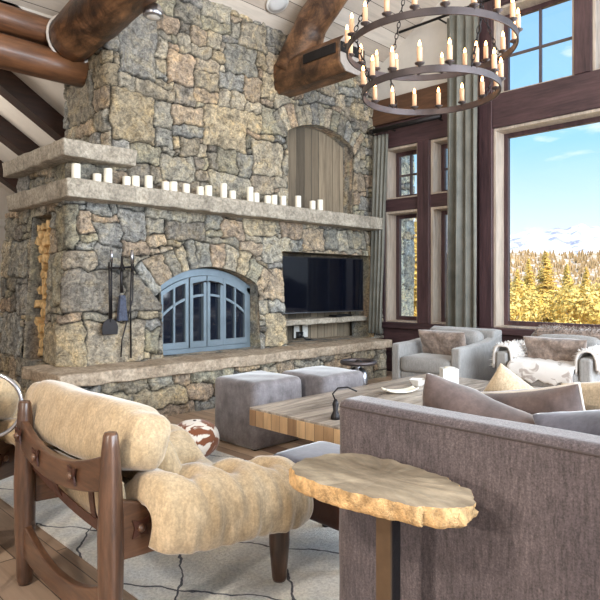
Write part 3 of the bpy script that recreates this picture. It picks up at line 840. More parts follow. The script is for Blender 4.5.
# four leaves
xs = [X0+0.05, X0+0.05+0.36, xc, X1-0.05-0.36, X1-0.05]
for i in range(4):
    l, r = xs[i]+0.006, xs[i+1]-0.006
    mb = MB(); st = 0.038; y0, y1 = DY-0.035-(0.012 if i in (1,2) else 0), DY+0.005
    for sx in (l, r-st):
        zt = min(arcz(sx, 0.08), arcz(sx+st, 0.08))
        mb.prism([(sx, 0.55), (sx+st, 0.55), (sx+st, arcz(sx+st, 0.08)), (sx, arcz(sx, 0.08))], y0, y1, 'y')
    mb.box(l+st, r-st, y0, y1, 0.55, 0.615)
    arcstrip(mb, l+st, r-st, 0.08, 0.145 if i in (1,2) else 0.125, y0, y1, 6)
    arcstrip(mb, l+st, r-st, 0.275, 0.30, y0+0.008, y1, 6)
    if i in (0, 3):
        m = (l+r)/2; mb.prism([(m-0.011, 0.6), (m+0.011, 0.6), (m+0.011, arcz(m, 0.10)), (m-0.011, arcz(m, 0.10))], y0+0.004, y1, 'y')
    leaf = mb.build('door' if i in (1,2) else 'side_panel', M['bluesteel'], FD)
    gl = MB(); gl.prism([(l+0.01, 0.56), (r-0.01, 0.56), (r-0.01, arcz(r, 0.1)), ((l+r)/2, arcz((l+r)/2, 0.1)), (l+0.01, arcz(l, 0.1))], DY-0.002, DY+0.002, 'y'); 
    go = gl.build('pane', M['darkglass'], None); go.parent = leaf
    go.location = -Vector(FD.location)
    if i in (1, 2):
        hx = r-0.02 if i == 1 else l+0.02; s = -1 if i == 1 else 1
        h = MB(); h.tube([(hx, y0, 1.26), (hx, y0-0.035, 1.26), (hx+s*0.1, y0-0.04, 1.245), (hx+s*0.17, y0-0.03, 1.22)], 0.008, 8)
        ho = h.build('handle', M['iron'], None, smooth=True); ho.parent = leaf; ho.location = -Vector(FD.location)

# television
TV = thing('television', 'wide black flat television in the stone recess, swivelled slightly', 'television', (5.76, 5.29, 0.86))
p0 = Vector((5.0, 5.39)); p1 = Vector((6.46, 5.21)); dd = (p1-p0); Lt = dd.length; ang = math.atan2(dd.y, dd.x)
Mt = Matrix.Translation((p0.x, p0.y, 0)) @ Matrix.Rotation(ang, 4, 'Z')
mb = MB(); mb.box(0, Lt, 0, 0.045, 0.86, 1.585, Mt); mb.build('casing', M['blackplastic'], TV, bevel=0.004)
mb = MB(); mb.box(0.012, Lt-0.012, -0.004, 0.0, 0.876, 1.573, Mt); mb.build('screen', M['screen'], TV)
mb = MB(); mb.box(0.0, Lt, -0.006, 0.002, 0.858, 0.866, Mt); mb.build('lower_trim', M['chrome'], TV)
mb = MB(); mb.box(Lt/2-0.1, Lt/2+0.1, 0.045, 0.12, 1.1, 1.35, Mt); mb.tube([(Lt/2, 0.08, 1.22), (Lt/2+0.03, 0.28, 1.22)], 0.03, 8, M=Mt); mb.build('wall_bracket', M['iron'], TV)
t = thing('cable_box', 'slim black box on the stone ledge under the television', 'media box', (6.15, 5.36, 0.785))
mb = MB(); mb.box(5.98, 6.3, 5.28, 5.42, 0.787, 0.815); mb.build('casing', M['blackplastic'], t, bevel=0.004)
for X, lab in ((5.50, 'left white outlet plate on the planks below the ledge'), (5.66, 'right white outlet plate on the planks below the ledge')):
    t = thing('outlet_plate', lab, 'outlet', (X, 5.57, 0.55), 0, 'outlets below the television')
    mb = MB(); mb.box(X-0.05, X+0.05, 5.558, 5.57, 0.52, 0.68); mb.build('plate', M['outlet'], t, bevel=0.003)
    mb = MB(); mb.box(X-0.018, X+0.018, 5.554, 5.559, 0.61, 0.65); mb.box(X-0.018, X+0.018, 5.554, 5.559, 0.55, 0.59); mb.build('socket', M['white'], t)
mb = MB(); mb.tube([(5.52, 5.54, 0.57), (5.53, 5.50, 0.55), (5.56, 5.46, 0.51), (5.62, 5.44, 0.50), (5.68, 5.47, 0.50)], 0.012, 8); mb.box(5.48, 5.56, 5.50, 5.553, 0.52, 0.60)
tag(mb.build('power_adapter', M['blackplastic'], smooth=True), 'black plug and cable hanging from the outlet below the television', 'cable')

# fire tools on the stone, left of the doors
def WP(px, y, Yp):           # point on plane Y=Yp seen at (px,y) - used only while laying out
    u = (px-300)/590; d = Yp/(0.70711*(1-u)); return Vector((0.70711*(1+u)*d, Yp, EYE+(285-y)/590*d))
TY = 5.09
t = thing('fire_poker', 'thin iron poker hanging leftmost of the fire tools on the stone', 'fire tool', WP(111, 335, TY))
mb = MB(); mb.tube([WP(111.5, 252, TY), WP(111.5, 325, TY)], 0.009, 8); mb.build('shaft', M['iron'], t, smooth=True)
mb = MB(); mb.tube([WP(111.5, 250, TY), WP(111.5, 262, TY)], 0.014, 10); mb.build('grip', M['chrome'], t, smooth=True)
t = thing('fire_shovel', 'iron fire shovel with broad rounded blade hanging low on the stone', 'fire tool', WP(109, 336, TY-0.03))
c = WP(110, 327, TY-0.03); mb = MB()
mb.prism([(c.x+x, c.z+z) for x, z in ((-0.075,-0.07),(0.075,-0.07),(0.08,0.0),(0.06,0.05),(0.02,0.075),(-0.02,0.075),(-0.06,0.05),(-0.08,0.0))], c.y-0.006, c.y+0.006, 'y')
mb.build('blade', M['iron'], t, bevel=0.004)
mb = MB(); mb.tube([WP(109, 262, TY-0.03), WP(110, 322, TY-0.03)], 0.008, 8); mb.build('shaft', M['iron'], t, smooth=True)
t = thing('hearth_brush', 'hearth brush with dark blue-grey bristles hanging on the stone', 'fire tool', WP(122, 320, TY))
c = WP(122, 308, TY); mb = MB(); mb.prism([(c.x-0.05, c.z-0.12), (c.x+0.05, c.z-0.12), (c.x+0.025, c.z+0.12), (c.x-0.025, c.z+0.12)], c.y-0.025, c.y+0.02, 'y'); mb.build('bristles', mat_plain('brush_bristles', srgb(74,80,98), 0.8, var=0.5, nscale=60, bump=0.8), t, bevel=0.006)
mb = MB(); mb.tube([WP(122, 293, TY), WP(121, 280, TY), WP(122, 256, TY)], [0.018, 0.012, 0.010], 8); mb.tube([WP(119, 270, TY), WP(122, 262, TY), WP(125, 270, TY)], 0.006, 6); mb.build('handle', M['iron'], t, smooth=True)
t = thing('fire_tongs', 'long iron fire tongs hanging rightmost of the tools beside the doors', 'fire tool', WP(131, 356, TY))
mb = MB(); mb.tube([WP(132, 253, TY), WP(130.5, 300, TY), WP(131, 358, TY)], 0.008, 8); mb.build('arm', M['iron'], t, smooth=True)
mb = MB(); mb.tube([WP(133.5, 256, TY), WP(132.5, 300, TY), WP(122, 340, TY-0.02), WP(121, 357, TY-0.02)], 0.007, 8); mb.build('arm', M['iron'], t, smooth=True)
mb = MB(); mb.tube([WP(132, 250, TY), WP(132, 264, TY)], 0.014, 10); mb.build('grip', M['chrome'], t, smooth=True)
t = thing('tool_hook_rail', 'short iron rail with hooks that holds the fire tools on the stone', 'hook rail', WP(121, 268, TY+0.04))
mb = MB(); mb.tube([WP(110, 268, TY+0.03), WP(134, 267, TY+0.03)], 0.010, 8)
for q in (111.5, 122, 132): mb.tube([WP(q, 267, TY+0.12), WP(q, 267, TY+0.03), WP(q, 271, TY-0.02), WP(q, 267, TY-0.03)], 0.006, 6)
mb.build('rail', M['iron'], t, smooth=True)

# firewood in the side niche
gfw = 'split logs in the fireplace side niche'
def logmesh(seed):
    r = random.Random(seed); k = r.choice([3, 4, 5]); a0 = r.uniform(0, 6)
    poly = []
    for i in range(k):
        an = a0+2*PI*i/k; rad = r.uniform(0.042, 0.062); poly.append((rad*math.cos(an), rad*math.sin(an)))
    mb = MB(); mb.prism(poly, 0, 0.33, 'x'); o = mb.build('firewood_log', M['firewood'], None, bevel=0.008)
    return tag(o, 'pale split log stacked in the tall niche on the side of the stone fireplace', 'firewood', gfw)
protos = [logmesh(i) for i in range(7)]
z = 0.55; used = set(); cnt = 0; row = 0
while z < 1.82:
    y = 5.66+(row % 2)*0.04
    while y < 6.05:
        k = R.randrange(7)
        o = protos[k] if k not in used else protos[k].copy()
        if k in used: COL.objects.link(o)
        used.add(k)
        o.location = (2.315+R.uniform(-0.03, 0.05), y, z+R.uniform(-0.008, 0.008)); o.rotation_euler = (R.uniform(0, 6.28), 0, R.uniform(-0.04, 0.04))
        y += 0.094; cnt += 1
    z += 0.078; row += 1
for k in range(7):
    if k not in used: bpy.data.objects.remove(protos[k])

# mantel candles
mc = [(76,15.5),(97,8.5),(108,14.5),(126.5,9.5),(135.5,11),(148.5,12.5),(165.5,9.5),(173.5,10),(186,9.5),(200,9),(208.5,10.5),(223.5,15),(232.5,9),(250,14.5),(256,10),(267.5,8.5),(274,9.5),(283,10.5),(298,12),(312.5,9),(320,11.5)]
ORD = ['first','second','third','fourth','fifth','sixth','seventh','eighth','ninth','tenth','eleventh','twelfth','thirteenth','fourteenth','fifteenth','sixteenth','seventeenth','eighteenth','nineteenth','twentieth','last']
for i, (px, hp) in enumerate(mc):
    Yc = 5.08+0.02*math.sin(i*2.3); u = (px-300)/590; d = Yc/(0.70711*(1-u)); Xc = Yc*(1+u)/(1-u); hh = hp*d/590
    size = 'tall' if hp > 13.5 else ('short' if hp < 9.6 else 'medium')
    t = thing('pillar_candle', '%s ivory pillar candle, %s from the left on the stone mantel' % (size, ORD[i]), 'candle', (Xc, Yc, 2.152), 0, 'pillar candles along the mantel')
    r = 0.038
    mb = MB(); mb.lathe([(r*0.97, 0), (r, 0.004), (r, hh-0.006), (r*0.94, hh), (r*0.8, hh-0.004), (0.01, hh-0.007)], n=20); mb.build('wax', M['candle'], t, world=False, smooth=True)
    mb = MB(); mb.tube([(0, 0, hh-0.008), (0.001, 0, hh+0.008)], 0.0018, 5); mb.build('wick', M['blackplastic'], t, world=False)

# ------------------------------------------------------------------ curtains and rods
def curtain(name, label, top, bot, z1, z0, folds, amp, seed, mat=None):
    """top/bot: ((x,y),(x,y)) ends of the gathered line"""
    rr = random.Random(seed); t = thing(name, label, 'curtain', ((top[0][0]+top[1][0])/2, (top[0][1]+top[1][1])/2, z0))
    nu, nv = folds*12+1, 40
    ph = [rr.uniform(0.7, 1.3) for _ in range(folds+2)]
    def P(i, j):
        s = i/(nu-1); v = j/(nv-1)
        a = Vector(top[0]).lerp(Vector(top[1]), s); b = Vector(bot[0]).lerp(Vector(bot[1]), s)
        p = b.lerp(a, v); k = ph[int(s*folds)]
        dirn = (Vector(top[1])-Vector(top[0])).normalized(); nr = Vector((-dirn.y, dirn.x))
        w = amp*(0.7+0.5*(1-v))*k*math.sin(2*PI*folds*s+0.5*math.sin(v*3+s*4))+0.012*noise.noise(Vector((s*9, v*4, seed)))
        p2 = p+nr*w+dirn*(0.35*amp*math.sin(4*PI*folds*s))
        return (p2.x, p2.y, z0+(z1-z0)*v)
    mb = MB(); mb.grid(P, nu, nv); mb.build('drape', mat or M['curtain'], t, smooth=True, solid=0.004)
    rg = MB()
    for q in range(folds):
        s = (q+0.5)/folds; a = Vector(top[0]).lerp(Vector(top[1]), s)
        rg.tube([(a.x+0.035*math.cos(w), a.y, z1+0.025+0.035*math.sin(w)) for w in [2*PI*h/12 for h in range(12)]], 0.004, 5, closed=True)
    rg.build('rings', M['iron'], t, smooth=True)
curtain('curtain', 'tall silver-grey curtain hanging full height beside the big picture window', ((6.60, 3.97), (6.60, 3.55)), ((6.60, 4.00), (6.60, 3.54)), 4.60, 0.02, 4, 0.062, 2)
curtain('curtain', 'narrow grey curtain in the corner between stone wall and small window', ((6.64, 5.18), (6.66, 4.93)), ((6.50, 5.16), (6.58, 4.97)), 3.32, 0.55, 4, 0.032, 5)
t = thing('curtain_rod', 'black iron curtain rod above the small corner window', 'curtain rod', (6.58, 4.7, 3.38))
mb = MB(); mb.tube([(6.6, 5.2, 3.38), (6.6, 4.06, 3.38)], 0.034, 10); mb.build('pole', M['iron'], t, smooth=True)
mb = MB(); mb.lathe([(0.0, -0.05), (0.035, -0.03), (0.04, 0), (0.035, 0.03), (0.0, 0.05)], n=12, M=Matrix.Translation((6.6, 5.17, 3.38)) @ Matrix.Rotation(PI/2, 4, 'X')); mb.build('finial', M['iron'], t, smooth=True)
for Y in (4.9, 4.15):
    mb = MB(); mb.tube([(6.6, Y, 3.38), (6.78, Y, 3.38)], 0.012, 8); mb.build('bracket', M['iron'], t)
t = thing('curtain_rod', 'long thin black rod crossing high before the white gable and upper windows', 'curtain rod', (6.58, 3.0, 4.63))
mb = MB(); mb.tube([(6.6, 4.70, 4.64), (6.6, 0.4, 4.64)], 0.018, 10); mb.build('pole', M['iron'], t, smooth=True)
for Y in (4.1, 2.38, 0.5):
    mb = MB(); mb.tube([(6.6, Y, 4.64), (6.8, Y, 4.64)], 0.012, 8); mb.build('bracket', M['iron'], t)

# ------------------------------------------------------------------ chandelier
CH = thing('chandelier', 'two-tier round iron chandelier with lit candle lamps hanging over the table', 'chandelier', (3.63, 2.30, 2.58))
CX, CY = 3.60, 2.30
def hoop(name, r, z, h, th):
    mb = MB(); nn = 96; vs = []; fs = []
    for i in range(nn):
        an = 2*PI*i/nn
        for (rr_, zz) in ((r, z), (r-th, z), (r-th, z+h), (r, z+h)):
            vs.append((CX+rr_*math.cos(an), CY+rr_*math.sin(an), zz))
    for i in range(nn):
        j = (i+1) % nn
        for k in range(4): fs.append((i*4+k, j*4+k, j*4+(k+1)%4, i*4+(k+1)%4))
    mb.add(vs, fs); return mb.build(name, M['ringiron'], CH, bevel=0.003)
def candlelamp(an, r, z):
    x, y = CX+r*math.cos(an), CY+r*math.sin(an)
    mb = MB(); mb.lathe([(0.006, -0.02), (0.012, -0.004), (0.029, 0.004), (0.032, 0.011), (0.029, 0.009), (0.012, 0.008), (0.014, 0.02)], c=(x, y, z), n=14)
    cup = mb.build('drip_cup', M['ringiron'], CH, smooth=True)
    def sub(mb, nm, mat):
        o = mb.build(nm, mat, None, smooth=True); o.parent = cup; o.location = -Vector(CH.location)
    mb = MB(); mb.lathe([(0.017, 0.014), (0.0172, 0.108), (0.014, 0.114), (0.006, 0.114)], c=(x, y, z), n=12); sub(mb, 'candle_sleeve', M['ccandle'])
    mb = MB(); mb.lathe([(0.006, 0.112), (0.0105, 0.124), (0.009, 0.139), (0.002, 0.156)], c=(x, y, z), n=10); sub(mb, 'bulb', M['flame'])
hoop('upper_ring', 0.59, 2.865, 0.048, 0.012); hoop('lower_ring', 0.48, 2.555, 0.048, 0.012)
for k in range(20): candlelamp(2*PI*(k+0.3)/20, 0.584, 2.922)
for k in range(16): candlelamp(2*PI*(k+0.1)/16, 0.474, 2.612)
def chain(p, q, r=0.013):
    p = Vector(p); q = Vector(q); L = (q-p).length; nn = max(2, int(L/(r*3.0))); mb = MB()
    ax = (q-p).normalized(); a = ax.orthogonal().normalized(); b = ax.cross(a)
    for i in range(nn):
        c = p+(q-p)*((i+0.5)/nn); e = a if i % 2 else b
        mb.tube([c+ax*(r*1.9*math.cos(w))+e*(r*0.95*math.sin(w)) for w in [2*PI*h/10 for h in range(10)]], r*0.28, 5, closed=True)
    return mb.build('chain', M['iron'], CH, smooth=True)
for k in range(4):
    an = -PI/4+0.35+k*PI/2
    c, s = math.cos(an), math.sin(an)
    chain((CX+0.584*c, CY+0.584*s, 2.895), (CX+0.474*c, CY+0.474*s, 2.60))
    chain((CX+0.584*c, CY+0.584*s, 2.93), (CX+0.05*c, CY+0.05*s, 4.1))
mb = MB(); mb.lathe([(0.01, 4.05), (0.06, 4.08), (0.07, 4.12), (0.02, 4.18), (0.01, 4.22)], c=(CX, CY, 0), n=16); mb.build('hub', M['iron'], CH, smooth=True)
chain((CX, CY, 4.2), (CX, CY, roof_z(CY)-0.02), 0.02)
# ================================================================== FURNITURE
mb = MB(); mb.box(1.17, 2.62, 1.27, 4.0, 0.0, 0.012)
o = mb.build('rug', M['rug'], bevel=0.006); tag(o, 'cream wool rug with thin dark wobbly diamond lines on the wood floor', 'rug')

def prof(x, p=4, q=0.5): return max(0.0, 1-abs(2*x-1)**p)**q
def smooth_path(pts, n):
    """Catmull-Rom"""
    out = []
    P = [pts[0]]+list(pts)+[pts[-1]]
    segs = len(pts)-1
    for k in range(n+1):
        t = k/n*segs; i = min(int(t), segs-1); f = t-i
        a, b, c, d = P[i], P[i+1], P[i+2], P[i+3]
        out.append(tuple(0.5*((2*b[m])+(-a[m]+c[m])*f+(2*a[m]-5*b[m]+4*c[m]-d[m])*f*f+(-a[m]+3*b[m]-3*c[m]+d[m])*f**3) for m in range(len(a))))
    return out

def lounge_chair(label):
    bx, by = 0.91, 2.135
    ch = thing('lounge_chair', label, 'armchair', (bx, by, 0), 0, 'low wooden lounge chairs with cream cushions')
    YR, YL, XR, XF = 1.77, 2.50, 0.91, 1.65
    for Y in (YR, YL):
        mb = MB(); mb.lathe([(0.024, 0.0), (0.031, 0.02), (0.040, 0.25), (0.042, 0.42), (0.036, 0.58), (0.028, 0.70), (0.0235, 0.738), (0.019, 0.747)], c=(XR, Y, 0), n=24)
        mb.build('rear_post', M['walnut'], ch, smooth=True)
        mb = MB(); mb.lathe([(0.026, 0.012), (0.030, 0.024), (0.042, 0.16), (0.043, 0.28), (0.034, 0.40), (0.028, 0.42)], c=(XF, Y, 0), n=24)
        mb.build('front_leg', M['walnut'], ch, smooth=True)
    # back rail: board with concave upper edge
    def board(name, x, th, y0, y1, top, bot, mat, n=24, bow=0.0):
        mb = MB(); vs = []; fs = []
        for i in range(n+1):
            s = i/n; y = y0+(y1-y0)*s; c = 4*s*(1-s)
            xx = x-bow*c
            vs += [(xx-th/2, y, bot(c)), (xx+th/2, y, bot(c)), (xx+th/2, y, top(c)), (xx-th/2, y, top(c))]
        for i in range(n):
            for k in range(4): fs.append((i*4+k, i*4+(k+1)%4, i*4+4+(k+1)%4, i*4+4+k))
        fs += [(0,3,2,1), (n*4, n*4+1, n*4+2, n*4+3)]
        mb.add(vs, fs); return mb.build(name, mat, ch, bevel=0.007, bseg=3)
    rail = board('back_rail', 0.905, 0.032, YR, YL, lambda c: 0.68-0.075*c, lambda c: 0.56-0.05*c, M['walnuty'], bow=0.02)
    board('rear_stretcher', 0.91, 0.032, YR, YL, lambda c: 0.265-0.10*c, lambda c: 0.12-0.035*c, M['walnuty'])
    board('front_rail', 1.65, 0.032, YR, YL, lambda c: 0.36-0.05*c, lambda c: 0.25-0.02*c, M['walnuty'])
    for Y in (YR, YL):
        mb = MB(); mb.prism([(XR, 0.33), (XF, 0.28), (XF, 0.38), (1.35, 0.41), (1.1, 0.47), (XR, 0.535)], Y-0.016, Y+0.016, 'y')
        sr = mb.build('side_rail', M['walnutx'], ch, bevel=0.006)
    def button(x, y, z, nx, ny):
        rot = Vector((nx, ny, 0)).to_track_quat('Z', 'X').to_matrix().to_4x4(); Mx = Matrix.Translation((x, y, z)) @ rot
        mb = MB(); k = 0.026
        mb.prism([(-k*1.15,-k*1.15),(0,-k*0.8),(k*1.15,-k*1.15),(k*0.8,0),(k*1.15,k*1.15),(0,k*0.8),(-k*1.15,k*1.15),(-k*0.8,0)], 0, 0.006, 'z', Mx)
        pd = mb.build('leather_tab', M['leather'], ch)
        mb = MB(); mb.lathe([(0.014, 0.005), (0.014, 0.012), (0.008, 0.018), (0.001, 0.019)], n=16, M=Mx)
        kn = mb.build('wooden_button', M['walnutx'], None, smooth=True); kn.parent = pd; kn.location = (-bx, -by, 0)
    button(0.868, 1.96, 0.575, -1, 0); button(0.866, 2.27, 0.575, -1, 0); button(0.872, 2.46, 0.62, -1, 0)
    button(1.005, YR-0.018, 0.42, 0, -1); button(1.005, YL+0.018, 0.42, 0, 1)
    # straps
    def strap(pts, w, axis):
        pts = smooth_path(pts, 16); mb = MB(); vs = []; fs = []
        for p in pts:
            p = Vector(p); e = Vector((0, 0, 1)) if axis == 'z' else Vector((0, 1, 0))
            nrm = Vector((1, 0, 0))*0.003
            vs += [tuple(p-e*w/2-nrm), tuple(p+e*w/2-nrm), tuple(p+e*w/2+nrm), tuple(p-e*w/2+nrm)]
        for i in range(len(pts)-1):
            for k in range(4): fs.append((i*4+k, i*4+(k+1)%4, i*4+4+(k+1)%4, i*4+4+k))
        mb.add(vs, fs); mb.build('leather_strap', M['leather'], ch)
    strap([(0.93, 2.46, 0.49), (0.95, 2.25, 0.42), (0.955, 2.05, 0.39), (0.95, 1.80, 0.385)], 0.036, 'z')
    strap([(0.925, 2.27, 0.52), (0.935, 2.26, 0.46), (0.96, 2.24, 0.40), (1.05, 2.2, 0.32), (1.2, 2.15, 0.30)], 0.035, 'y')
    strap([(0.925, 1.94, 0.52), (0.935, 1.95, 0.46), (0.96, 1.97, 0.40), (1.05, 2.0, 0.32), (1.2, 2.05, 0.30)], 0.035, 'y')
    # seat sling under
    mb = MB(); mb.ribbon(smooth_path([(0.965, 0.56), (0.985, 0.46), (1.03, 0.36), (1.2, 0.30), (1.45, 0.33), (1.62, 0.37)], 26), lambda s, t: (0.012, 0.012), 1.81, 2.46, 8, lambda a, b, t: (a, t, b))
    mb.build('seat_sling', M['suede'], ch, smooth=True)
    # draped seat cushion
    path = smooth_path([(-0.445, 0.375), (-0.465, 0.43), (-0.46, 0.48), (-0.41, 0.515), (-0.33, 0.505), (-0.26, 0.46), (-0.19, 0.42), (-0.08, 0.40), (0.08, 0.40), (0.19, 0.42), (0.26, 0.46), (0.33, 0.505), (0.41, 0.515), (0.46, 0.48), (0.465, 0.43), (0.445, 0.375)], 120)
    tufts = [(s, t) for s in (0.225, 0.41, 0.59, 0.775) for t in (0.24, 0.5, 0.76)]
    def half(s, t):
        e = min(1, prof(t, 8, 0.5))*min(1, prof(s, 26, 0.5))
        d = 0.0
        for (a, b) in tufts:
            q = ((s-a)*1.42/0.05)**2+((t-b)*0.7/0.05)**2
            d += math.exp(-q*0.8)+0.12*math.exp(-(((t-b)*0.7/0.016)**2+((s-a)*1.42/0.10)**2))
        edge = abs(2*s-1)
        wr = 0.0
        if edge > 0.45:
            wr = 0.0035*min(1, (edge-0.45)*3)*(math.sin(t*52+math.sin(s*30)*0.9+(2 if s > .5 else 0))+0.6*math.sin(t*83+1.3+s*20))
        
        nz = 0.006*noise.noise(Vector((s*22, t*6, 3)))
        pf = 0.095 if edge > 0.45 else 0.085
        ho = (pf*(1-0.70*min(1, d))+0.006*abs(math.sin((t-0.11)*PI/0.26))+wr+nz)*e
        return (max(0.002, ho), 0.04*e+0.002)
    mb = MB(); mb.ribbon(path, half, 1.0, 1.70, 60, lambda a, b, t: (t, by+a, b-0.085*(t-1.0)/0.7))
    mb.build('seat_cushion', M['suede'], ch, smooth=True)
    # back cushion: plump head roll over the rail and a slanting pad in front of it
    def plump(name, cx, cz, a, b, tilt, y0, y1, ny, bend, fold):
        mb = MB(); n_ = 40; m = 44
        def P(i, j):
            s = j/(m-1); e = (1-abs(2*s-1)**7)**0.5 if 0 < s < 1 else 0.0
            an = 2*PI*i/n_; cs, sn = math.cos(an), math.sin(an)
            q = 0.55
            x = a*math.copysign(abs(cs)**q, cs); z = b*math.copysign(abs(sn)**q, sn)
            k = (0.25+0.75*e) if 0 < s < 1 else 0.22
            w = 1+0.05*noise.noise(Vector((cs*1.5, sn*1.5, s*7+a*30)))+fold*math.exp(-((s-0.9)*30)**2)*-0.10+fold*math.exp(-((s-0.1)*30)**2)*-0.10
            x *= k*w; z *= k*w
            xx = x*math.cos(tilt)+z*math.sin(tilt); zz = -x*math.sin(tilt)+z*math.cos(tilt)
            sag = bend*(1-(2*s-1)**2)
            return (cx+xx, y0+(y1-y0)*s, cz+zz-sag)
        mb.grid(P, n_, m, closeu=True); b0 = len(mb.v)
        mb.f.append(tuple(range(n_))); mb.f.append(tuple((m-1)*n_+q for q in reversed(range(n_))))
        mb.build(name, M['suede'], ch, smooth=True)
    plump('head_cushion', 1.05, 0.688, 0.100, 0.120, 0.30, 1.73, 2.745, 0, 0.01, 1)
    plump('back_pad', 1.17, 0.56, 0.062, 0.17, -0.45, 1.80, 2.6, 0, 0.0, 0)
    return ch
c1 = lounge_chair('cream-cushioned lounge chair with turned walnut posts, seen from behind in the foreground')
c2 = copy_tree(c1); c2.location = (0.665, 3.15, 0); c2.rotation_euler.z = 0.6
c2['label'] = 'second cream-cushioned walnut lounge chair, cut off at the left edge behind the first'

# chrome ring stand at the left edge
t = thing('ring_stand', 'polished chrome ring on a thin stand at the left edge of the picture', 'stand', (0.71, 2.42, 0))
c = Vector((0.86, 2.75, 0.70)); pts = []
for k in range(48):
    w = 2*PI*k/48; pts.append(c+Vector((0.7071, -0.7071, 0))*0.135*math.cos(w)+Vector((0, 0, 1))*0.135*math.sin(w))
mb = MB(); mb.tube(pts, 0.009, 10, closed=True); mb.build('ring', M['chrome'], t, smooth=True)
mb = MB(); mb.tube([c-Vector((0, 0, 0.135)), (0.71, 2.42, 0.02)], 0.008, 10); mb.build('stem', M['chrome'], t, smooth=True)
mb = MB(); mb.lathe([(0.02, 0.02), (0.065, 0.012), (0.07, 0.0)], c=(0.71, 2.42, 0.0), n=28); mb.build('base', M['chrome'], t, smooth=True)

def softbox(name, x0, x1, y0, y1, z0, z1, mat, parent, bev=0.03, puff=0.0, seed=0, world=True, nd=10, wr=0.004):
    """upholstered block: subdivided, bulging faces, rounded edges"""
    bm = bmesh.new(); bmesh.ops.create_cube(bm, size=2)
    bmesh.ops.bevel(bm, geom=list(bm.edges), offset=0.0001, segments=1, affect='EDGES') if False else None
    bmesh.ops.subdivide_edges(bm, edges=list(bm.edges), cuts=nd, use_grid_fill=True)
    hx, hy, hz = (x1-x0)/2, (y1-y0)/2, (z1-z0)/2; cx, cy, cz = (x0+x1)/2, (y0+y1)/2, (z0+z1)/2
    off = Vector((0,0,0))
    if parent is not None and world: off = Vector(parent.location)
    for v in bm.verts:
        def w(a): return math.copysign(1-(1-abs(a))**1.6 if abs(a) < 1 else 1, a)
        u = Vector((w(v.co.x), w(v.co.y), w(v.co.z)))
        p = Vector((u.x*hx, u.y*hy, u.z*hz))
        inner = Vector((max(-hx+bev, min(hx-bev, p.x)), max(-hy+bev, min(hy-bev, p.y)), max(-hz+bev, min(hz-bev, p.z))))
        dd_ = p-inner
        if dd_.length > 1e-7: p = inner+dd_.normalized()*bev
        if puff:
            k = (1-u.x**2)*(1-u.y**2); k2 = (1-u.x**2)*(1-u.z**2); k3 = (1-u.y**2)*(1-u.z**2)
            if abs(v.co.z) > 0.999: p.z += math.copysign(puff*k, v.co.z)
            if abs(v.co.y) > 0.999: p.y += math.copysign(puff*0.6*k2, v.co.y)
            if abs(v.co.x) > 0.999: p.x += math.copysign(puff*0.6*k3, v.co.x)
        q = p+Vector((cx, cy, cz)); nn = wr*noise.noise(q*6+Vector((seed, 0, 0)))
        q += (p.normalized() if p.length > 0 else Vector((0,0,1)))*nn
        v.co = q-off
    me = bpy.data.meshes.new(name); bmesh.ops.recalc_face_normals(bm, faces=bm.faces); bm.to_mesh(me); bm.free()
    me.materials.append(mat); me.polygons.foreach_set('use_smooth', [True]*len(me.polygons))
    o = bpy.data.objects.new(name, me); COL.objects.link(o); o.parent = parent
    return o

# sofa ------------------------------------------------------------------
S = thing('sofa', 'long grey-brown chenille sofa seen from behind in the right foreground', 'sofa', (1.95, 0.05, 0))
softbox('back', 1.405, 1.525, -1.25, 1.245, 0.06, 0.86, M['sofa'], S, 0.028, 0.0, 1, nd=22, wr=0.006)
softbox('seat_base', 1.52, 2.30, -1.05, 1.04, 0.10, 0.40, M['sofa'], S, 0.03, 0, 2)
softbox('arm', 1.52, 2.34, 1.03, 1.245, 0.06, 0.62, M['sofa'], S, 0.05, 0, 3)
softbox('arm', 1.52, 2.34, -1.25, -1.04, 0.06, 0.62, M['sofa'], S, 0.05, 0, 4)
for i, (a_, b_) in enumerate(((0.02, 1.03), (-1.04, 0.01))):
    softbox('seat_cushion', 1.60, 2.34, a_, b_, 0.40, 0.56, M['sofa'], S, 0.05, 0.02, 5+i)
    softbox('back_cushion', 1.52, 1.70, a_, b_, 0.54, 0.80, M['sofa'], S, 0.06, 0.02, 7+i)
mb = MB(); mb.tube([(1.404, -1.2, 0.838), (1.404, 0, 0.838), (1.404, 1.225, 0.838)], 0.003, 6); mb.build('top_seam', mat_plain('dark_seam_thread', srgb(72,62,60), 0.9), S)  # thin dark thread along the top seam
for (x, y) in ((1.47, 1.18), (2.27, 1.18), (1.47, -1.17), (2.27, -1.17)):
    mb = MB(); mb.lathe([(0.025, 0.0), (0.03, 0.07)], c=(x, y, 0), n=14); mb.build('foot', M['walnut'], S)

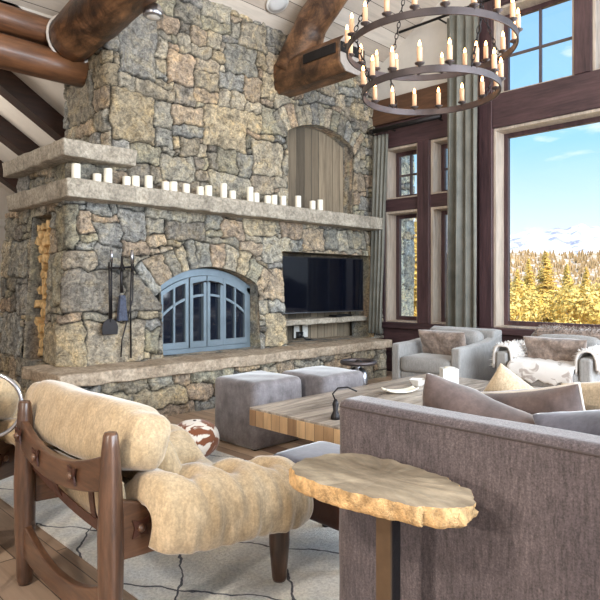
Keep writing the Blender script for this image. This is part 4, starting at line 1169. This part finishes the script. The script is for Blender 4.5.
def cushion(label, loc, w, h, th, yaw, lean, roll, mat, seed, piping=None, group='throw pillows on the sofa', name='throw_pillow', cat='pillow', fur=False, dip=0.0, furn=2600, furlen=0.035):
    t = thing(name, label, cat, (loc[0], loc[1], loc[2]), 0, group)
    Mx = Matrix.Rotation(yaw, 4, 'Z') @ Matrix.Rotation(PI/2-lean, 4, 'Y') @ Matrix.Rotation(roll, 4, 'Z')
    # local normal Z -> tilted +X ; local X -> up-ish
    mb = MB(); mb.pillow(w, h, th, Mx, 20, 0.45, seed, 0.008, dip)
    cov = mb.build('cover', mat, t, world=False, smooth=True, weld=0.0006)
    if piping:
        pts = []
        N = 28
        for side in range(4):
            for k in range(N):
                q = -1+2*k/N
                u, v = ((q, -1), (1, q), (-q, 1), (-1, -q))[side]
                pin = 1-0.07*(1-v*v)*abs(u)**3; pin2 = 1-0.07*(1-u*u)*abs(v)**3
                pts.append(Mx @ Vector((u*w/2*pin, v*h/2*pin2, 0)))
        mb = MB(); mb.tube(pts, 0.005, 6, closed=True); mb.build('piping', piping, t, world=False, smooth=True)
    if fur: fur_on(cov, t, mat, furn, furlen, seed)
    return t

def fur_on(cov, t, mat, n, ln, seed, name='fur'):
    rr = random.Random(seed); me = cov.data; mb = MB()
    polys = [p for p in me.polygons]; ar = [p.area for p in polys]
    sel = rr.choices(polys, weights=ar, k=n)
    for p in sel:
        vs = [me.vertices[i].co for i in p.vertices]
        wts = [rr.random() for _ in vs]; sw = sum(wts)
        c = sum((v*w for v, w in zip(vs, wts)), Vector((0,0,0)))/sw
        nrm = p.normal; tn = nrm.orthogonal().normalized(); bt = nrm.cross(tn)
        an = rr.uniform(0, 6.28); side = tn*math.cos(an)+bt*math.sin(an)
        lean = (Vector((0, 0, -0.5))+Vector((rr.uniform(-.6,.6), rr.uniform(-.6,.6), rr.uniform(-.3,.6))))
        L = ln*rr.uniform(0.6, 1.3); wd = 0.0035*rr.uniform(0.7, 1.5)
        tip = c+nrm*L*0.8+lean*L*0.6; mid = c+nrm*L*0.5+lean*L*0.15
        mb.add([tuple(c-side*wd), tuple(c+side*wd), tuple(mid+side*wd*0.8), tuple(mid-side*wd*0.8), tuple(tip)], [(0,1,2,3), (3,2,4)])
    me2 = bpy.data.meshes.new(name); me2.from_pydata(mb.v, [], mb.f); me2.materials.append(mat)
    o = bpy.data.objects.new(name, me2); COL.objects.link(o); o.parent = t; o['kind'] = 'stuff'
    return o

cushion('brown velvet pillow leaning nearest the left end of the sofa back', (1.76, 0.945, 0.672), 0.43, 0.43, 0.19, 0.0, 0.30, 0.30, M['velvet'], 3)
cushion('dark brown velvet pillow with pale piping in the middle of the sofa pillows', (1.95, 0.85, 0.672), 0.43, 0.43, 0.17, 0.05, 0.25, -0.2, M['velvet'], 5, M['piping'])
cushion('slate-grey velvet pillow at the right edge, just above the sofa back', (1.74, 0.47, 0.695), 0.44, 0.44, 0.18, -0.1, 0.4, -0.25, M['greyvelvet'], 8)
cushion('sand linen pillow with a raised corner behind the brown pillows', (2.12, 0.99, 0.70), 0.34, 0.34, 0.12, 0.25, 0.2, 0.62, M['beigecush'], 11)
cushion('sand linen pillow showing behind the piped pillow at the right edge', (2.17, 0.56, 0.715), 0.44, 0.44, 0.13, 0.0, 0.2, -0.25, M['beigecush'], 13)

# live-edge side table ---------------------------------------------------
T = thing('side_table', 'live-edge burl slab side table on a slim bronze and black post behind the sofa', 'side table', (1.2, 0.91, 0))
ctrl = [(1.16,1.20),(1.22,1.235),(1.30,1.235),(1.37,1.21),(1.42,1.15),(1.435,1.06),(1.43,0.97),(1.415,0.88),(1.39,0.80),(1.35,0.74),(1.29,0.70),(1.24,0.705),(1.20,0.74),(1.17,0.80),(1.15,0.88),(1.135,0.98),(1.13,1.08),(1.135,1.15)]
ctrl = [(a*0.94, b*0.94) for a, b in ctrl]
loop = smooth_path(ctrl+[ctrl[0]], 150)[:-1]
cen = Vector((1.203, 0.912))
def slabring(z, k, amp):
    out = []
    for i, p in enumerate(loop):
        q = Vector(p); d = (q-cen)
        w = amp*(noise.noise(Vector((q.x*28, q.y*28, z*30)))+0.6*noise.noise(Vector((q.x*70, q.y*70, z*50))))
        if q.y < 0.80: w *= 2.0
        q = cen+d*k+d.normalized()*w; out.append((q.x, q.y, z+0.003*noise.noise(Vector((q.x*30, q.y*30, 1)))))
    return out
rings = [slabring(0.684, 0.90, 0.004), slabring(0.686, 0.965, 0.008), slabring(0.696, 0.995, 0.012), slabring(0.710, 0.985, 0.013), slabring(0.722, 0.99, 0.010), slabring(0.731, 0.985, 0.008)]
n_ = len(loop); vs = [p for r in rings for p in r]; fs = [(k*n_+j, k*n_+(j+1) % n_, (k+1)*n_+(j+1) % n_, (k+1)*n_+j) for k in range(len(rings)-1) for j in range(n_)]
mb = MB(); mb.add(vs, fs); mb.build('bark_edge', M['bark'], T, smooth=True)
mb = MB(); a_ = rings[-1]; b_ = rings[0]
mb.add([(cen.x, cen.y, 0.732)]+a_, [(0, 1+j, 1+(j+1) % n_) for j in range(n_)]); mb.add([(cen.x, cen.y, 0.684)]+b_, [(0, 1+(j+1) % n_, 1+j) for j in range(n_)])
mb.build('slab_top', M['burltop'], T)
mb = MB(); mb.box(1.203, 1.24, 0.878, 0.923, 0.012, 0.69); mb.build('black_post', M['iron'], T, bevel=0.002)
mb = MB(); mb.box(1.196, 1.203, 0.878, 0.923, 0.012, 0.69); mb.build('bronze_face', M['bronze'], T)
mb = MB(); mb.box(1.08, 1.36, 0.78, 1.05, 0.0, 0.014); mb.build('foot_plate', M['iron'], T, bevel=0.003)

# coffee table -----------------------------------------------------------
T = thing('coffee_table', 'low oak coffee table with a thick butcher-block edge between ottomans and sofa', 'coffee table', (3.5, 2.38, 0))
mb = MB(); mb.box(2.5, 4.6, 1.80, 2.97, 0.405, 0.42); mb.build('top_boards', M['tabletop'], T, bevel=0.003)
mb = MB(); mb.box(2.5, 4.6, 1.80, 2.97, 0.302, 0.406); mb.build('thick_edge', mat_planks('oak_block_edge', srgb(146,112,80), srgb(204,168,126), 0.075, 'z', 'y', gap=0.04, rough=0.5, stretch=6, contrast=0.7), T, bevel=0.003)
for x in (2.95, 4.1):
    mb = MB(); mb.box(x, x+0.12, 2.0, 2.77, 0.0, 0.303); mb.build('trestle', M['tableedge'], T, bevel=0.006)

def place(px, y, z):   # layout helper: point at height z seen at pixel (px, y)
    d = (EYE-z)*590/(y-285); u = (px-300)/590*d
    return Vector(((d+u)*0.70711, (d-u)*0.70711, z))
# things on the table
p = place(449, 387, 0.42)
t = thing('candle_holder', 'square white candle block standing on the coffee table before the armchair', 'candle', p)
mb = MB(); mb.box(-0.062, 0.062, -0.062, 0.062, 0.001, 0.15, Matrix.Rotation(0.78, 4, 'Z')); mb.build('block', M['white'], t, world=False, bevel=0.006)
mb = MB(); mb.lathe([(0.036, 0.148), (0.036, 0.156), (0.03, 0.158)], n=20); mb.build('wax', M['candle'], t, world=False, smooth=True)
p = place(400, 393, 0.42)
t = thing('shallow_dish', 'shallow cream dish with raised ends lying on the coffee table', 'dish', p)
mb = MB()
def P(i, j):
    a = -1+2*i/20; b = -1+2*j/10
    return (a*0.13, b*0.06*(1-0.25*a*a), 0.004+0.025*abs(a)**2.6+0.012*b*b)
mb.grid(P, 21, 11); mb.build('bowl', M['candle'], t, world=False, smooth=True, solid=0.007).rotation_euler.z = -0.5
p = place(418, 386, 0.42)
t = thing('angular_bowl', 'angular white bowl with a pointed rim on the coffee table', 'bowl', p)
mb = MB(); mb.lathe([(0.03, 0.0), (0.045, 0.01), (0.07, 0.05), (0.075, 0.056), (0.066, 0.052), (0.03, 0.015), (0.004, 0.012)], n=5); mb.build('body', M['white'], t, world=False, bevel=0.003)
p = place(335.5, 419, 0.42)
t = thing('iron_sculpture', 'small dark iron sculpture with a looped top on the coffee table beside the sofa', 'sculpture', p)
mb = MB(); mb.lathe([(0.03, 0.0), (0.028, 0.02), (0.014, 0.05), (0.02, 0.09), (0.008, 0.12)], n=14); mb.build('body', M['iron'], t, world=False, smooth=True)
mb = MB(); mb.tube([(0.0, 0.0, 0.11), (-0.012, 0.012, 0.15), (0.01, -0.01, 0.185), (0.05, -0.05, 0.19), (0.09, -0.09, 0.165)], 0.005, 8); mb.build('loop', M['iron'], t, world=False, smooth=True)

# ottomans
for (x0, x1, y0, y1, lab, sd) in ((2.80, 3.31, 3.27, 3.77, 'nearer grey suede cube ottoman, beside the corner of the coffee table', 3), (3.38, 3.90, 3.12, 3.63, 'farther grey suede cube ottoman, by the hearth beyond the coffee table', 6)):
    t = thing('ottoman', lab, 'ottoman', ((x0+x1)/2, (y0+y1)/2, 0), 0, 'grey cube ottomans')
    softbox('body', x0, x1, y0, y1, 0.004, 0.50, M['ottoman'], t, 0.045, 0.010, sd, nd=18, wr=0.008)
    mb = MB()
    for (x, y) in ((x0+0.05, y0+0.05), (x1-0.05, y0+0.05), (x0+0.05, y1-0.05), (x1-0.05, y1-0.05)): mb.box(x-0.02, x+0.02, y-0.02, y+0.02, 0, 0.02)
    mb.build('glides', M['blackplastic'], t)

# round-top stool
p = Vector((4.34, 3.56, 0))
t = thing('stool', 'low metal stool with a round ring top and swelling legs behind the coffee table', 'stool', p)
mb = MB(); mb.tube([(0.155*math.cos(2*PI*k/36), 0.155*math.sin(2*PI*k/36), 0.49) for k in range(36)], 0.020, 10, closed=True); mb.build('ring_top', M['ringiron'], t, world=False, smooth=True)
mb = MB(); mb.lathe([(0.15, 0.478), (0.15, 0.486), (0.04, 0.486), (0.03, 0.50), (0.015, 0.512), (0.001, 0.514)], n=24); mb.build('seat_dish', M['iron'], t, world=False, smooth=True)
mb = MB(); mb.lathe([(0.035, 0.40), (0.045, 0.42), (0.03, 0.45), (0.04, 0.48)], n=18); mb.build('neck', M['chrome'], t, world=False, smooth=True)
for k in range(3):
    a_ = k*2*PI/3+0.4; c, s = math.cos(a_), math.sin(a_)
    pts = smooth_path([(0.02*c, 0.02*s, 0.43), (0.065*c, 0.065*s, 0.38), (0.07*c, 0.07*s, 0.28), (0.05*c, 0.05*s, 0.18), (0.09*c, 0.09*s, 0.06), (0.14*c, 0.14*s, 0.015)], 16)
    mb = MB(); mb.tube(pts, [0.022+0.018*math.sin(PI*min(1, i/10)) for i in range(17)], 10); mb.build('leg', M['chrome'], t, world=False, smooth=True)

# leather bench ottoman between lounge chair and sofa
t = thing('leather_ottoman', 'brown leather ottoman on turned black legs, half hidden beyond the burl table', 'ottoman', (2.03, 1.80, 0))
softbox('body', 1.86, 2.22, 1.56, 2.06, 0.18, 0.36, M['leather'], t, 0.03, 0.0, 5)
softbox('seat_pad', 1.855, 2.225, 1.555, 2.065, 0.35, 0.43, M['greyvelvet'], t, 0.03, 0.008, 6)
for (x, y) in ((1.905, 2.0), (2.18, 2.0), (1.905, 1.62), (2.18, 1.62)):
    mb = MB(); mb.lathe([(0.016, 0.012), (0.02, 0.03), (0.013, 0.05), (0.026, 0.085), (0.03, 0.12), (0.016, 0.14), (0.028, 0.15), (0.03, 0.19)], c=(x, y, 0), n=16); mb.build('leg', M['blackplastic'], t, smooth=True)

# cowhide pouf
t = thing('cowhide_pouf', 'small round brown and white cowhide pouf on the floor beside the ottoman', 'pouf', (2.37, 3.40, 0.012))
mb = MB()
def P(i, j):
    th = PI*j/16; an = 2*PI*i/28; r = 0.17*math.sin(th)**0.7
    return (r*math.cos(an), r*math.sin(an), 0.145-0.125*math.cos(th))
mb.grid(P, 28, 17, closeu=True); mb.build('cover', M['cowhide'], t, world=False, smooth=True, weld=0.0005)
mb = MB(); mb.lathe([(0.012, 0.268), (0.010, 0.274), (0.001, 0.276)], n=12); mb.build('button', M['leather'], t, world=False, smooth=True)

# armchairs --------------------------------------------------------------
def armchair(label, x0, x1, y0, y1, seed):
    t = thing('armchair', label, 'armchair', ((x0+x1)/2, (y0+y1)/2, 0), 0, 'pale grey armchairs by the windows')
    w = 0.10
    for (a_, b_) in ((y0, y0+w), (y1-w, y1)):
        mb = MB(); mb.prism([(x0, 0.06), (x1-0.02, 0.06), (x1+0.03, 0.66), (x1+0.02, 0.72), (x1-0.25, 0.655), (x0+0.3, 0.63), (x0, 0.62)], a_, b_, 'y')
        mb.build('arm', M['armchair'], t, bevel=0.022, bseg=4)
    mb = MB(); mb.prism([(x1-0.20, 0.06), (x1-0.02, 0.06), (x1+0.06, 0.75), (x1-0.06, 0.765), (x1-0.14, 0.74)], y0+0.01, y1-0.01, 'y'); mb.build('back', M['armchair'], t, bevel=0.025, bseg=4)
    softbox('seat_base', x0+0.015, x1-0.18, y0+w, y1-w, 0.08, 0.34, M['armchair'], t, 0.02, 0, seed)
    softbox('seat_cushion', x0-0.01, x1-0.2, y0+w+0.004, y1-w-0.004, 0.34, 0.50, M['armchair'], t, 0.05, 0.015, seed+1)
    softbox('back_cushion', x1-0.30, x1-0.12, y0+w+0.01, y1-w-0.01, 0.49, 0.74, M['armchair'], t, 0.06, 0.02, seed+2)
    for (x, y) in ((x0+0.05, y0+0.05), (x0+0.05, y1-0.05), (x1-0.08, y0+0.05), (x1-0.08, y1-0.05)):
        mb = MB(); mb.lathe([(0.016, 0.0), (0.022, 0.07)], c=(x, y, 0), n=12); mb.build('foot', M['walnut'], t)
    return t
armchair('pale grey armchair with a shaggy brown pillow, nearer the stone hearth', 4.97, 5.80, 2.85, 3.64, 20)
armchair('pale grey armchair draped in white and grey fur under the picture window', 5.02, 5.86, 1.70, 2.52, 30)
cushion('shaggy brown-grey fur pillow lying across the armchair nearer the hearth', (5.30, 3.23, 0.625), 0.27, 0.54, 0.15, PI, -0.35, 0.0, M['fur'], 21, group='fur pillows on the armchairs', name='fur_pillow', fur=True, furn=3500, furlen=0.03)
cushion('wide brown-grey fur pillow propped on the fur-draped armchair', (5.32, 2.10, 0.62), 0.28, 0.56, 0.15, PI, -0.35, 0.0, M['fur'], 22, group='fur pillows on the armchairs', name='fur_pillow', fur=True, furn=3500, furlen=0.03)
# fur throws
def throw(label, P, nu, nv, mat, seed, furn=2600, ln=0.04):
    t = thing('fur_throw', label, 'throw', P(nu//2, nv//2), 0, 'fur throws on the armchair')
    mb = MB(); mb.grid(P, nu, nv); cov = mb.build('hide', mat, t, smooth=True, solid=0.02)
    fur_on(cov, t, mat, furn, ln, seed)
pa = smooth_path([(5.60, 0.60), (5.64, 0.72), (5.70, 0.785), (5.80, 0.80), (5.91, 0.785), (5.95, 0.70), (5.94, 0.55)], 20)
def P(i, j):
    p = pa[i]; s = j/20; return (p[0]+0.01*noise.noise(Vector((i*.3, j*.4, 0))), 1.74+0.70*s, p[1]+0.02*noise.noise(Vector((i*.2, j*.35, 4))))
throw('thick brown-grey fur throw rolled over the top of the armchair back under the window', P, 21, 21, M['fur'], 41)
pb = smooth_path([(4.985, 0.40), (4.98, 0.47), (5.02, 0.535), (5.15, 0.545), (5.30, 0.55), (5.45, 0.58)], 20)
def P(i, j):
    p = pb[i]; s = j/20; sh = 0.05*noise.noise(Vector((j*.45, 2, 0))) if i < 6 else 0
    return (p[0]-0.01, 1.83+0.56*s, p[1]+0.012*noise.noise(Vector((i*.5, j*.5, 9)))+sh*(1-i/6 if i < 6 else 0))
throw('white and grey fur throw hanging over the seat front of the armchair under the window', P, 21, 21, M['whitefur'], 43)
for (yc, lab) in ((2.47, 'white fur hide draped over the left arm of the armchair under the window'), (1.75, 'white fur hide draped over the right arm of the armchair under the window')):
    pc = smooth_path([(-0.085, 0.50), (-0.08, 0.60), (-0.05, 0.665), (0.03, 0.675), (0.075, 0.62), (0.08, 0.50)], 16)
    def P(i, j):
        p = pc[i]; s = j/16; dr = 0.08*noise.noise(Vector((j*.4, yc*3, i*.1)))
        return (5.04+0.42*s, yc+p[0], p[1]+(dr if i in (0,1,15,16) else 0)+0.012*noise.noise(Vector((i*.5, j*.5, yc))))
    throw(lab, P, 17, 17, M['whitefur'], int(yc*100), 1600)

# ================================================================== OUTDOORS
def mat_veg(name, a, b, scale=1.5):
    t = NT(name); v = t.coords(); n = t.noise(v, scale, 4); n2 = t.noise(v, scale*9, 3)
    c = t.ramp(n, [(0.3, a), (0.7, b)]); c = t.mix(c, t.ramp(n2, [(0.3, (0.6,0.6,0.6)), (0.7, (1.3,1.3,1.3))]), 1.0, 'MULTIPLY'); t.base(c)
    return t.set(0.9, spec=0.1)
M['gold'] = mat_veg('golden_needles', srgb(206,172,84), srgb(248,226,150), 0.8)
M['olive'] = mat_veg('olive_needles', srgb(168,150,80), srgb(220,198,120), 0.8)
M['trunk'] = mat_plain('tree_bark', srgb(92,74,60), 0.9)
def conifer_meshes(h, seed, mat, dens=1.0):
    rr = random.Random(seed); mb = MB(); nb = int(520*dens)
    for i in range(nb):
        f = (i/nb)**0.72; z = h*(0.06+0.93*f); rmax = (1-f)**0.85*h*0.19*rr.uniform(0.65, 1.1)+0.05; an = rr.uniform(0, 6.283)
        d = Vector((math.cos(an), math.sin(an), 0)); base = Vector((0, 0, z)); tip = base+d*rmax+Vector((0, 0, -rmax*0.30+rmax*0.2*f))
        L = (tip-base).length; side = Vector((-d.y, d.x, 0)); k = max(3, int(9*(1-f)+3))
        for q in range(k):
            t0 = (q+0.4)/k; c = base.lerp(tip, t0); w = L*0.30*(1-t0*0.7)+0.03
            for sgn in (-1, 1):
                e = c+side*sgn*w+d*w*0.55+Vector((0, 0, -w*rr.uniform(0.0, 0.6))); up = Vector((0, 0, 0.035*h/6+w*0.12))
                mb.add([tuple(c-d*w*0.15), tuple(e), tuple(c+d*w*0.35+up)], [(0, 1, 2)])
                mb.add([tuple(c+up*0.6), tuple(c+d*w*0.5), tuple(e+Vector((0,0,-w*0.35)))], [(0, 1, 2)])
    me = bpy.data.meshes.new('foliage'); me.from_pydata(mb.v, [], mb.f); me.materials.append(mat)
    tm = MB(); tm.tube([(0, 0, 0), (0, 0, h*0.5), (0, 0, h*0.98)], [h*0.022, h*0.013, 0.01], 8)
    me2 = bpy.data.meshes.new('trunk'); me2.from_pydata(tm.v, [], tm.f); me2.materials.append(M['trunk'])
    return me, me2
V = [conifer_meshes(10, 1, M['gold']), conifer_meshes(10, 2, M['gold']), conifer_meshes(10, 3, M['olive']), conifer_meshes(10, 4, M['gold'], 0.8)]
def outpos(px, d):
    u = (px-300)/590*d; return Vector(((d+u)*0.70711, (d-u)*0.70711, 0))
def tree(px, ytop, d, k, label, rz=0.0, wide=1.0):
    p = outpos(px, d); zt = EYE+(285-ytop)/590*d; zb = GZ(p.x, p.y)-0.15; h = zt-zb
    p.z = zb; t = thing('conifer', label, 'tree', p, rz, 'conifers outside the windows')
    s = h/10; t.scale = (s*wide, s*wide, s)
    for nm, me in zip(('foliage', 'trunk'), V[k]):
        o = bpy.data.objects.new(nm, me); COL.objects.link(o); o.parent = t
    return t
def GZ(x, y):
    r = x-8
    base = -1.4-0.12*max(0, r) if r < 60 else -8.6-0.03*(r-60)
    return base+0.6*noise.noise(Vector((x*0.05, y*0.05, 1)))
# valley floor
mb = MB(); N = 60
def P(i, j):
    x = 7.5+260*(i/(N-1))**1.8; y = -120+330*j/(N-1); return (x, y, GZ(x, y))
mb.grid(P, N, N)
g = mb.build('valley_ground', mat_plain('dry_snowy_grass', srgb(196,180,140), 0.95, var=0.35, nscale=0.3), smooth=True); tag(g, 'dry golden ground falling away below the windows', 'ground'); g['kind'] = 'structure'
# far forested hill with snow, and mountains
def ridge(name, d0, d1, zf, mat, lab, cat, npx=90, nd=24):
    mb = MB()
    def P(i, j):
        px = 250+i/(npx-1)*500; d = d0+(d1-d0)*j/(nd-1); p = outpos(px, d); return (p.x, p.y, zf(px, d, j/(nd-1)))
    mb.grid(P, npx, nd); o = mb.build(name, mat, smooth=True); tag(o, lab, cat); o['kind'] = 'structure'; return o
def hill_z(px, d, s):
    top = EYE+(285-(254+5*noise.noise(Vector((px*0.02, 0, 5)))))/590*d
    return (-16)*(1-s)+top*s+1.5*noise.noise(Vector((px*0.05, d*0.02, 3)))
tm = NT('snowy_forest_hill'); v = tm.coords(); n1 = tm.noise(v, 0.16, 8, 0.75); n2 = tm.noise(v, 0.03, 4)
cc = tm.ramp(n1, [(0.36, srgb(150,124,98)), (0.50, srgb(206,184,156)), (0.60, srgb(244,238,232))]); cc = tm.mix(cc, tm.ramp(n2, [(0.4, (0.8,0.76,0.72)), (0.6, (1.1,1.08,1.05))]), 1, 'MULTIPLY'); tm.base(cc); tm.set(0.95)
ridge('forested_hill', 120, 420, hill_z, tm.m, 'snow-patched forested hillside across the valley', 'hill', 110, 40)
def mt_z(px, d, s):
    prof_ = 236+7*noise.noise(Vector((px*0.025, 1, 7)))+4*noise.noise(Vector((px*0.08, 1, 2)))-9*math.exp(-((px-590)/45)**2)-4*math.exp(-((px-535)/22)**2)
    top = EYE+(285-prof_)/590*d
    return 20*(1-s)+top*s+d*0.006*noise.noise(Vector((px*0.12, s*9, 3)))*(1-s*0.5)
tm = NT('snow_mountain'); v = tm.coords(); n1 = tm.noise(v, 0.012, 8, 0.7, 0.5)
tm.base(tm.ramp(n1, [(0.42, srgb(158,158,176)), (0.52, srgb(232,232,240)), (0.7, srgb(250,250,252))])); tm.set(0.9)
ridge('snow_mountains', 1400, 2000, mt_z, tm.m, 'snow-covered mountain range on the horizon', 'mountains', 200, 26)
# trees: hero then fill
tree(546, 250, 20, 0, 'tallest golden conifer, its pointed top rising mid-window above the others', 0, 1.5)
tree(517, 268, 16, 1, 'golden conifer at the left edge of the picture window'); tree(592, 285, 17, 3, 'golden conifer beside the right edge of the picture window')
rr = random.Random(12)
fl = 'bushy golden conifer among the trees filling the lower picture window'
def aspen_meshes(h, seed, mat):
    rr = random.Random(seed); mb = MB(); lobes = []
    for k in range(16):
        f = rr.random(); an = rr.uniform(0, 6.283); q = math.sin(PI*(0.12+0.8*f))*h*0.22*rr.uniform(0.5, 1.0)
        lobes.append((Vector((q*math.cos(an), q*math.sin(an), h*(0.16+0.76*f))), h*rr.uniform(0.08, 0.14)))
    for k in range(9000):
        c, rad = rr.choice(lobes); d = Vector((rr.gauss(0, 1), rr.gauss(0, 1), rr.gauss(0, 1))).normalized()
        p = c+d*rad*rr.uniform(0.6, 1.1); a = Vector((rr.gauss(0, 1), rr.gauss(0, 1), rr.gauss(0, 1))).normalized(); b = a.cross(d)
        s = h*0.011*rr.uniform(0.7, 1.4)
        mb.add([tuple(p-a*s), tuple(p+a*s), tuple(p+b*s*1.5)], [(0, 1, 2)])
    me = bpy.data.meshes.new('foliage'); me.from_pydata(mb.v, [], mb.f); me.materials.append(mat)
    tm = MB(); tm.tube([(0, 0, 0), (0.02*h, 0, h*0.4), (0, 0.01*h, h*0.85)], [h*0.018, h*0.012, 0.01], 8)
    for c, rad in lobes[:9]: tm.tube([(0, 0, max(0.1, c.z-rad*1.5)), tuple(c)], [h*0.006, h*0.002], 5)
    me2 = bpy.data.meshes.new('trunk'); me2.from_pydata(tm.v, [], tm.f); me2.materials.append(M['piping'])
    return me, me2
V += [aspen_meshes(10, 21, M['gold']), aspen_meshes(10, 22, M['gold'])]
def aspen(px, yt, d, label, group):
    t = tree(px, yt, d, 4+rr.randrange(2), label, rr.uniform(0, 6), 1.15); t.name = 'aspen_tree'; t['group'] = group
for ri, (d, wd, a_, b_) in enumerate(((14.5, 1.7, 288, 298), (18.2, 2.2, 280, 290), (23, 2.9, 272, 282))):
    step = wd*590/d; px = 505+(0.5 if ri % 2 else 0.05)*step
    while px < 650:
        aspen(px, rr.uniform(a_, b_), d, 'leafy golden aspen in the thicket filling the bottom of the picture window', 'golden aspens below the window'); px += step
for ri, (d, wd) in enumerate(((29, 3.0), (37, 3.6))):
    step = wd*590/d; px = 500+(0.5 if ri % 2 else 0.1)*step
    while px < 650:
        yt = (rr.uniform(262, 276), rr.uniform(256, 266))[ri]
        o = tree(px, yt, d, rr.choice([0,1,3,3,0,2]), fl, rr.uniform(0, 6), 1.2); o['group'] = 'golden conifers on the slope'; px += step
tree(417, 215, 15, 0, 'golden conifer seen through the small corner window past the outside stone wall')
tree(436, 235, 17, 1, 'golden conifer seen through the narrow window behind the tall curtain')
# tiny trees of the far hill: one stand nobody could count
mb = MB()
for k in range(2600):
    px = rr.uniform(400, 640); s = rr.random()**0.8; d = 120+300*s; p = outpos(px, d); z = hill_z(px, d, s)-0.5; h = rr.uniform(1.4, 3.2)*(1+s*0.5); w = h*0.3
    mb.add([(p.x-w*.7, p.y+w*.7, z), (p.x+w*.7, p.y-w*.7, z), (p.x, p.y, z+h), (p.x+w*.7, p.y+w*.7, z), (p.x-w*.7, p.y-w*.7, z)], [(0,1,2), (3,4,2)])
o = mb.build('distant_forest', mat_plain('distant_conifers', srgb(176,150,112), 0.95, var=0.3, nscale=0.1)); tag(o, 'dense far-off forest dotting the snowy hillside', 'forest', None, 'stuff')
# outside stone wing of the house
fx = thing('exterior_stone_wall', 'outside stone wall of the house seen through the small corner window', 'stone wall', (7.9, 5.85, -2))
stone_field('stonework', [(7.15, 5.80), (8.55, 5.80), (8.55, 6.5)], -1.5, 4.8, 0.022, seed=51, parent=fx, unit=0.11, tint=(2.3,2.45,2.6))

# ================================================================== LIGHT
w = bpy.data.worlds.new('World'); SC.world = w; w.use_nodes = True; nt = w.node_tree; nt.nodes.clear()
out = nt.nodes.new('ShaderNodeOutputWorld'); bg = nt.nodes.new('ShaderNodeBackground'); nt.links.new(bg.outputs[0], out.inputs[0])
tc = nt.nodes.new('ShaderNodeTexCoord'); sx = nt.nodes.new('ShaderNodeSeparateXYZ'); nt.links.new(tc.outputs['Generated'], sx.inputs[0])
cr = nt.nodes.new('ShaderNodeValToRGB'); nt.links.new(sx.outputs[2], cr.inputs['Fac'])
st = [(0.0, srgb(240,244,248)), (0.06, srgb(222,236,247)), (0.22, srgb(152,206,240)), (0.40, srgb(140,190,236)), (1.0, srgb(110,165,225))]
while len(cr.color_ramp.elements) < len(st): cr.color_ramp.elements.new(0.5)
for e, (p_, c_) in zip(cr.color_ramp.elements, st): e.position = p_; e.color = (*c_, 1)
mp = nt.nodes.new('ShaderNodeMapping'); mp.inputs['Scale'].default_value = (1, 1, 3.5); nt.links.new(tc.outputs['Generated'], mp.inputs[0])
nz = nt.nodes.new('ShaderNodeTexNoise'); nz.inputs['Scale'].default_value = 7; nz.inputs['Detail'].default_value = 6; nt.links.new(mp.outputs[0], nz.inputs['Vector'])
c2 = nt.nodes.new('ShaderNodeValToRGB'); c2.color_ramp.elements[0].position = 0.58; c2.color_ramp.elements[1].position = 0.74; nt.links.new(nz.outputs['Fac'], c2.inputs['Fac'])
mx = nt.nodes.new('ShaderNodeMix'); mx.data_type = 'RGBA'; nt.links.new(c2.outputs['Color'], mx.inputs[0]); nt.links.new(cr.outputs['Color'], mx.inputs[6]); mx.inputs[7].default_value = (0.92, 0.95, 1.0, 1)
nt.links.new(mx.outputs[2], bg.inputs['Color']); bg.inputs['Strength'].default_value = 1.0

def sun(d, e, c):
    L = bpy.data.lights.new('sun', 'SUN'); L.energy = e; L.color = c; L.angle = 0.02
    o = bpy.data.objects.new('sun', L); COL.objects.link(o); o.rotation_euler = Vector(d).to_track_quat('-Z', 'Y').to_euler(); return o
def area(name, loc, aim, size, e, c, sy=None):
    L = bpy.data.lights.new(name, 'AREA'); L.energy = e; L.color = c; L.size = size
    if sy: L.shape = 'RECTANGLE'; L.size_y = sy
    o = bpy.data.objects.new(name, L); COL.objects.link(o); o.location = loc; o.rotation_euler = (Vector(aim)-Vector(loc)).to_track_quat('-Z', 'Y').to_euler(); return o
sun((0.35, 0.75, -0.56), 5.0, (1, 0.93, 0.8))
area('south_window_daylight', (3.0, -3.3, 2.3), (3.4, 3, 1.2), 6.0, 620, (0.76, 0.88, 1.0), 3.2)
area('window_side_fill', (6.45, -0.6, 2.2), (2.6, 1.8, 0.8), 3.4, 160, (0.80, 0.90, 1.0), 2.6)  # added fill out of view, strengthens window-side light on rug and sofa
area('room_lamp', (-2.2, 0.85, 1.75), (1.2, 0.9, 0.9), 0.16, 40, (1.0, 0.90, 0.78))
area('room_lamp', (-2.1, 0.7, 3.1), (1.6, 2.2, 0.9), 0.2, 62, (1.0, 0.90, 0.78))
area('side_room_fill', (0.5, 8.3, 3.2), (1.5, 8.0, 4.5), 1.2, 60, (1.0, 0.92, 0.82))  # added fill that brightens the side room ceiling, no fixture modelled
area('ceiling_wash', (2.6, 1.6, 4.6), (3.4, 3.6, 6.0), 1.4, 60, (1.0, 0.92, 0.82))

cam = bpy.data.cameras.new('camera'); co = bpy.data.objects.new('camera', cam); COL.objects.link(co)
cam.sensor_width = 36; cam.lens = 590/600*36; cam.shift_y = -15/600; cam.clip_end = 5000; cam.clip_start = 0.05
co.location = (0, 0, EYE); co.rotation_euler = Vector((1, 1, 0)).to_track_quat('-Z', 'Y').to_euler()
SC.camera = co
SC.view_settings.view_transform = 'Standard'; SC.view_settings.look = 'None'; SC.view_settings.gamma = 1.0
SC.view_settings.exposure = 0.5
SC.view_settings.use_curve_mapping = False
SC.cycles.use_denoising = True
SC.cycles.max_bounces = 8; SC.cycles.diffuse_bounces = 5; SC.cycles.transparent_max_bounces = 12
SC.cycles.sample_clamp_indirect = 6
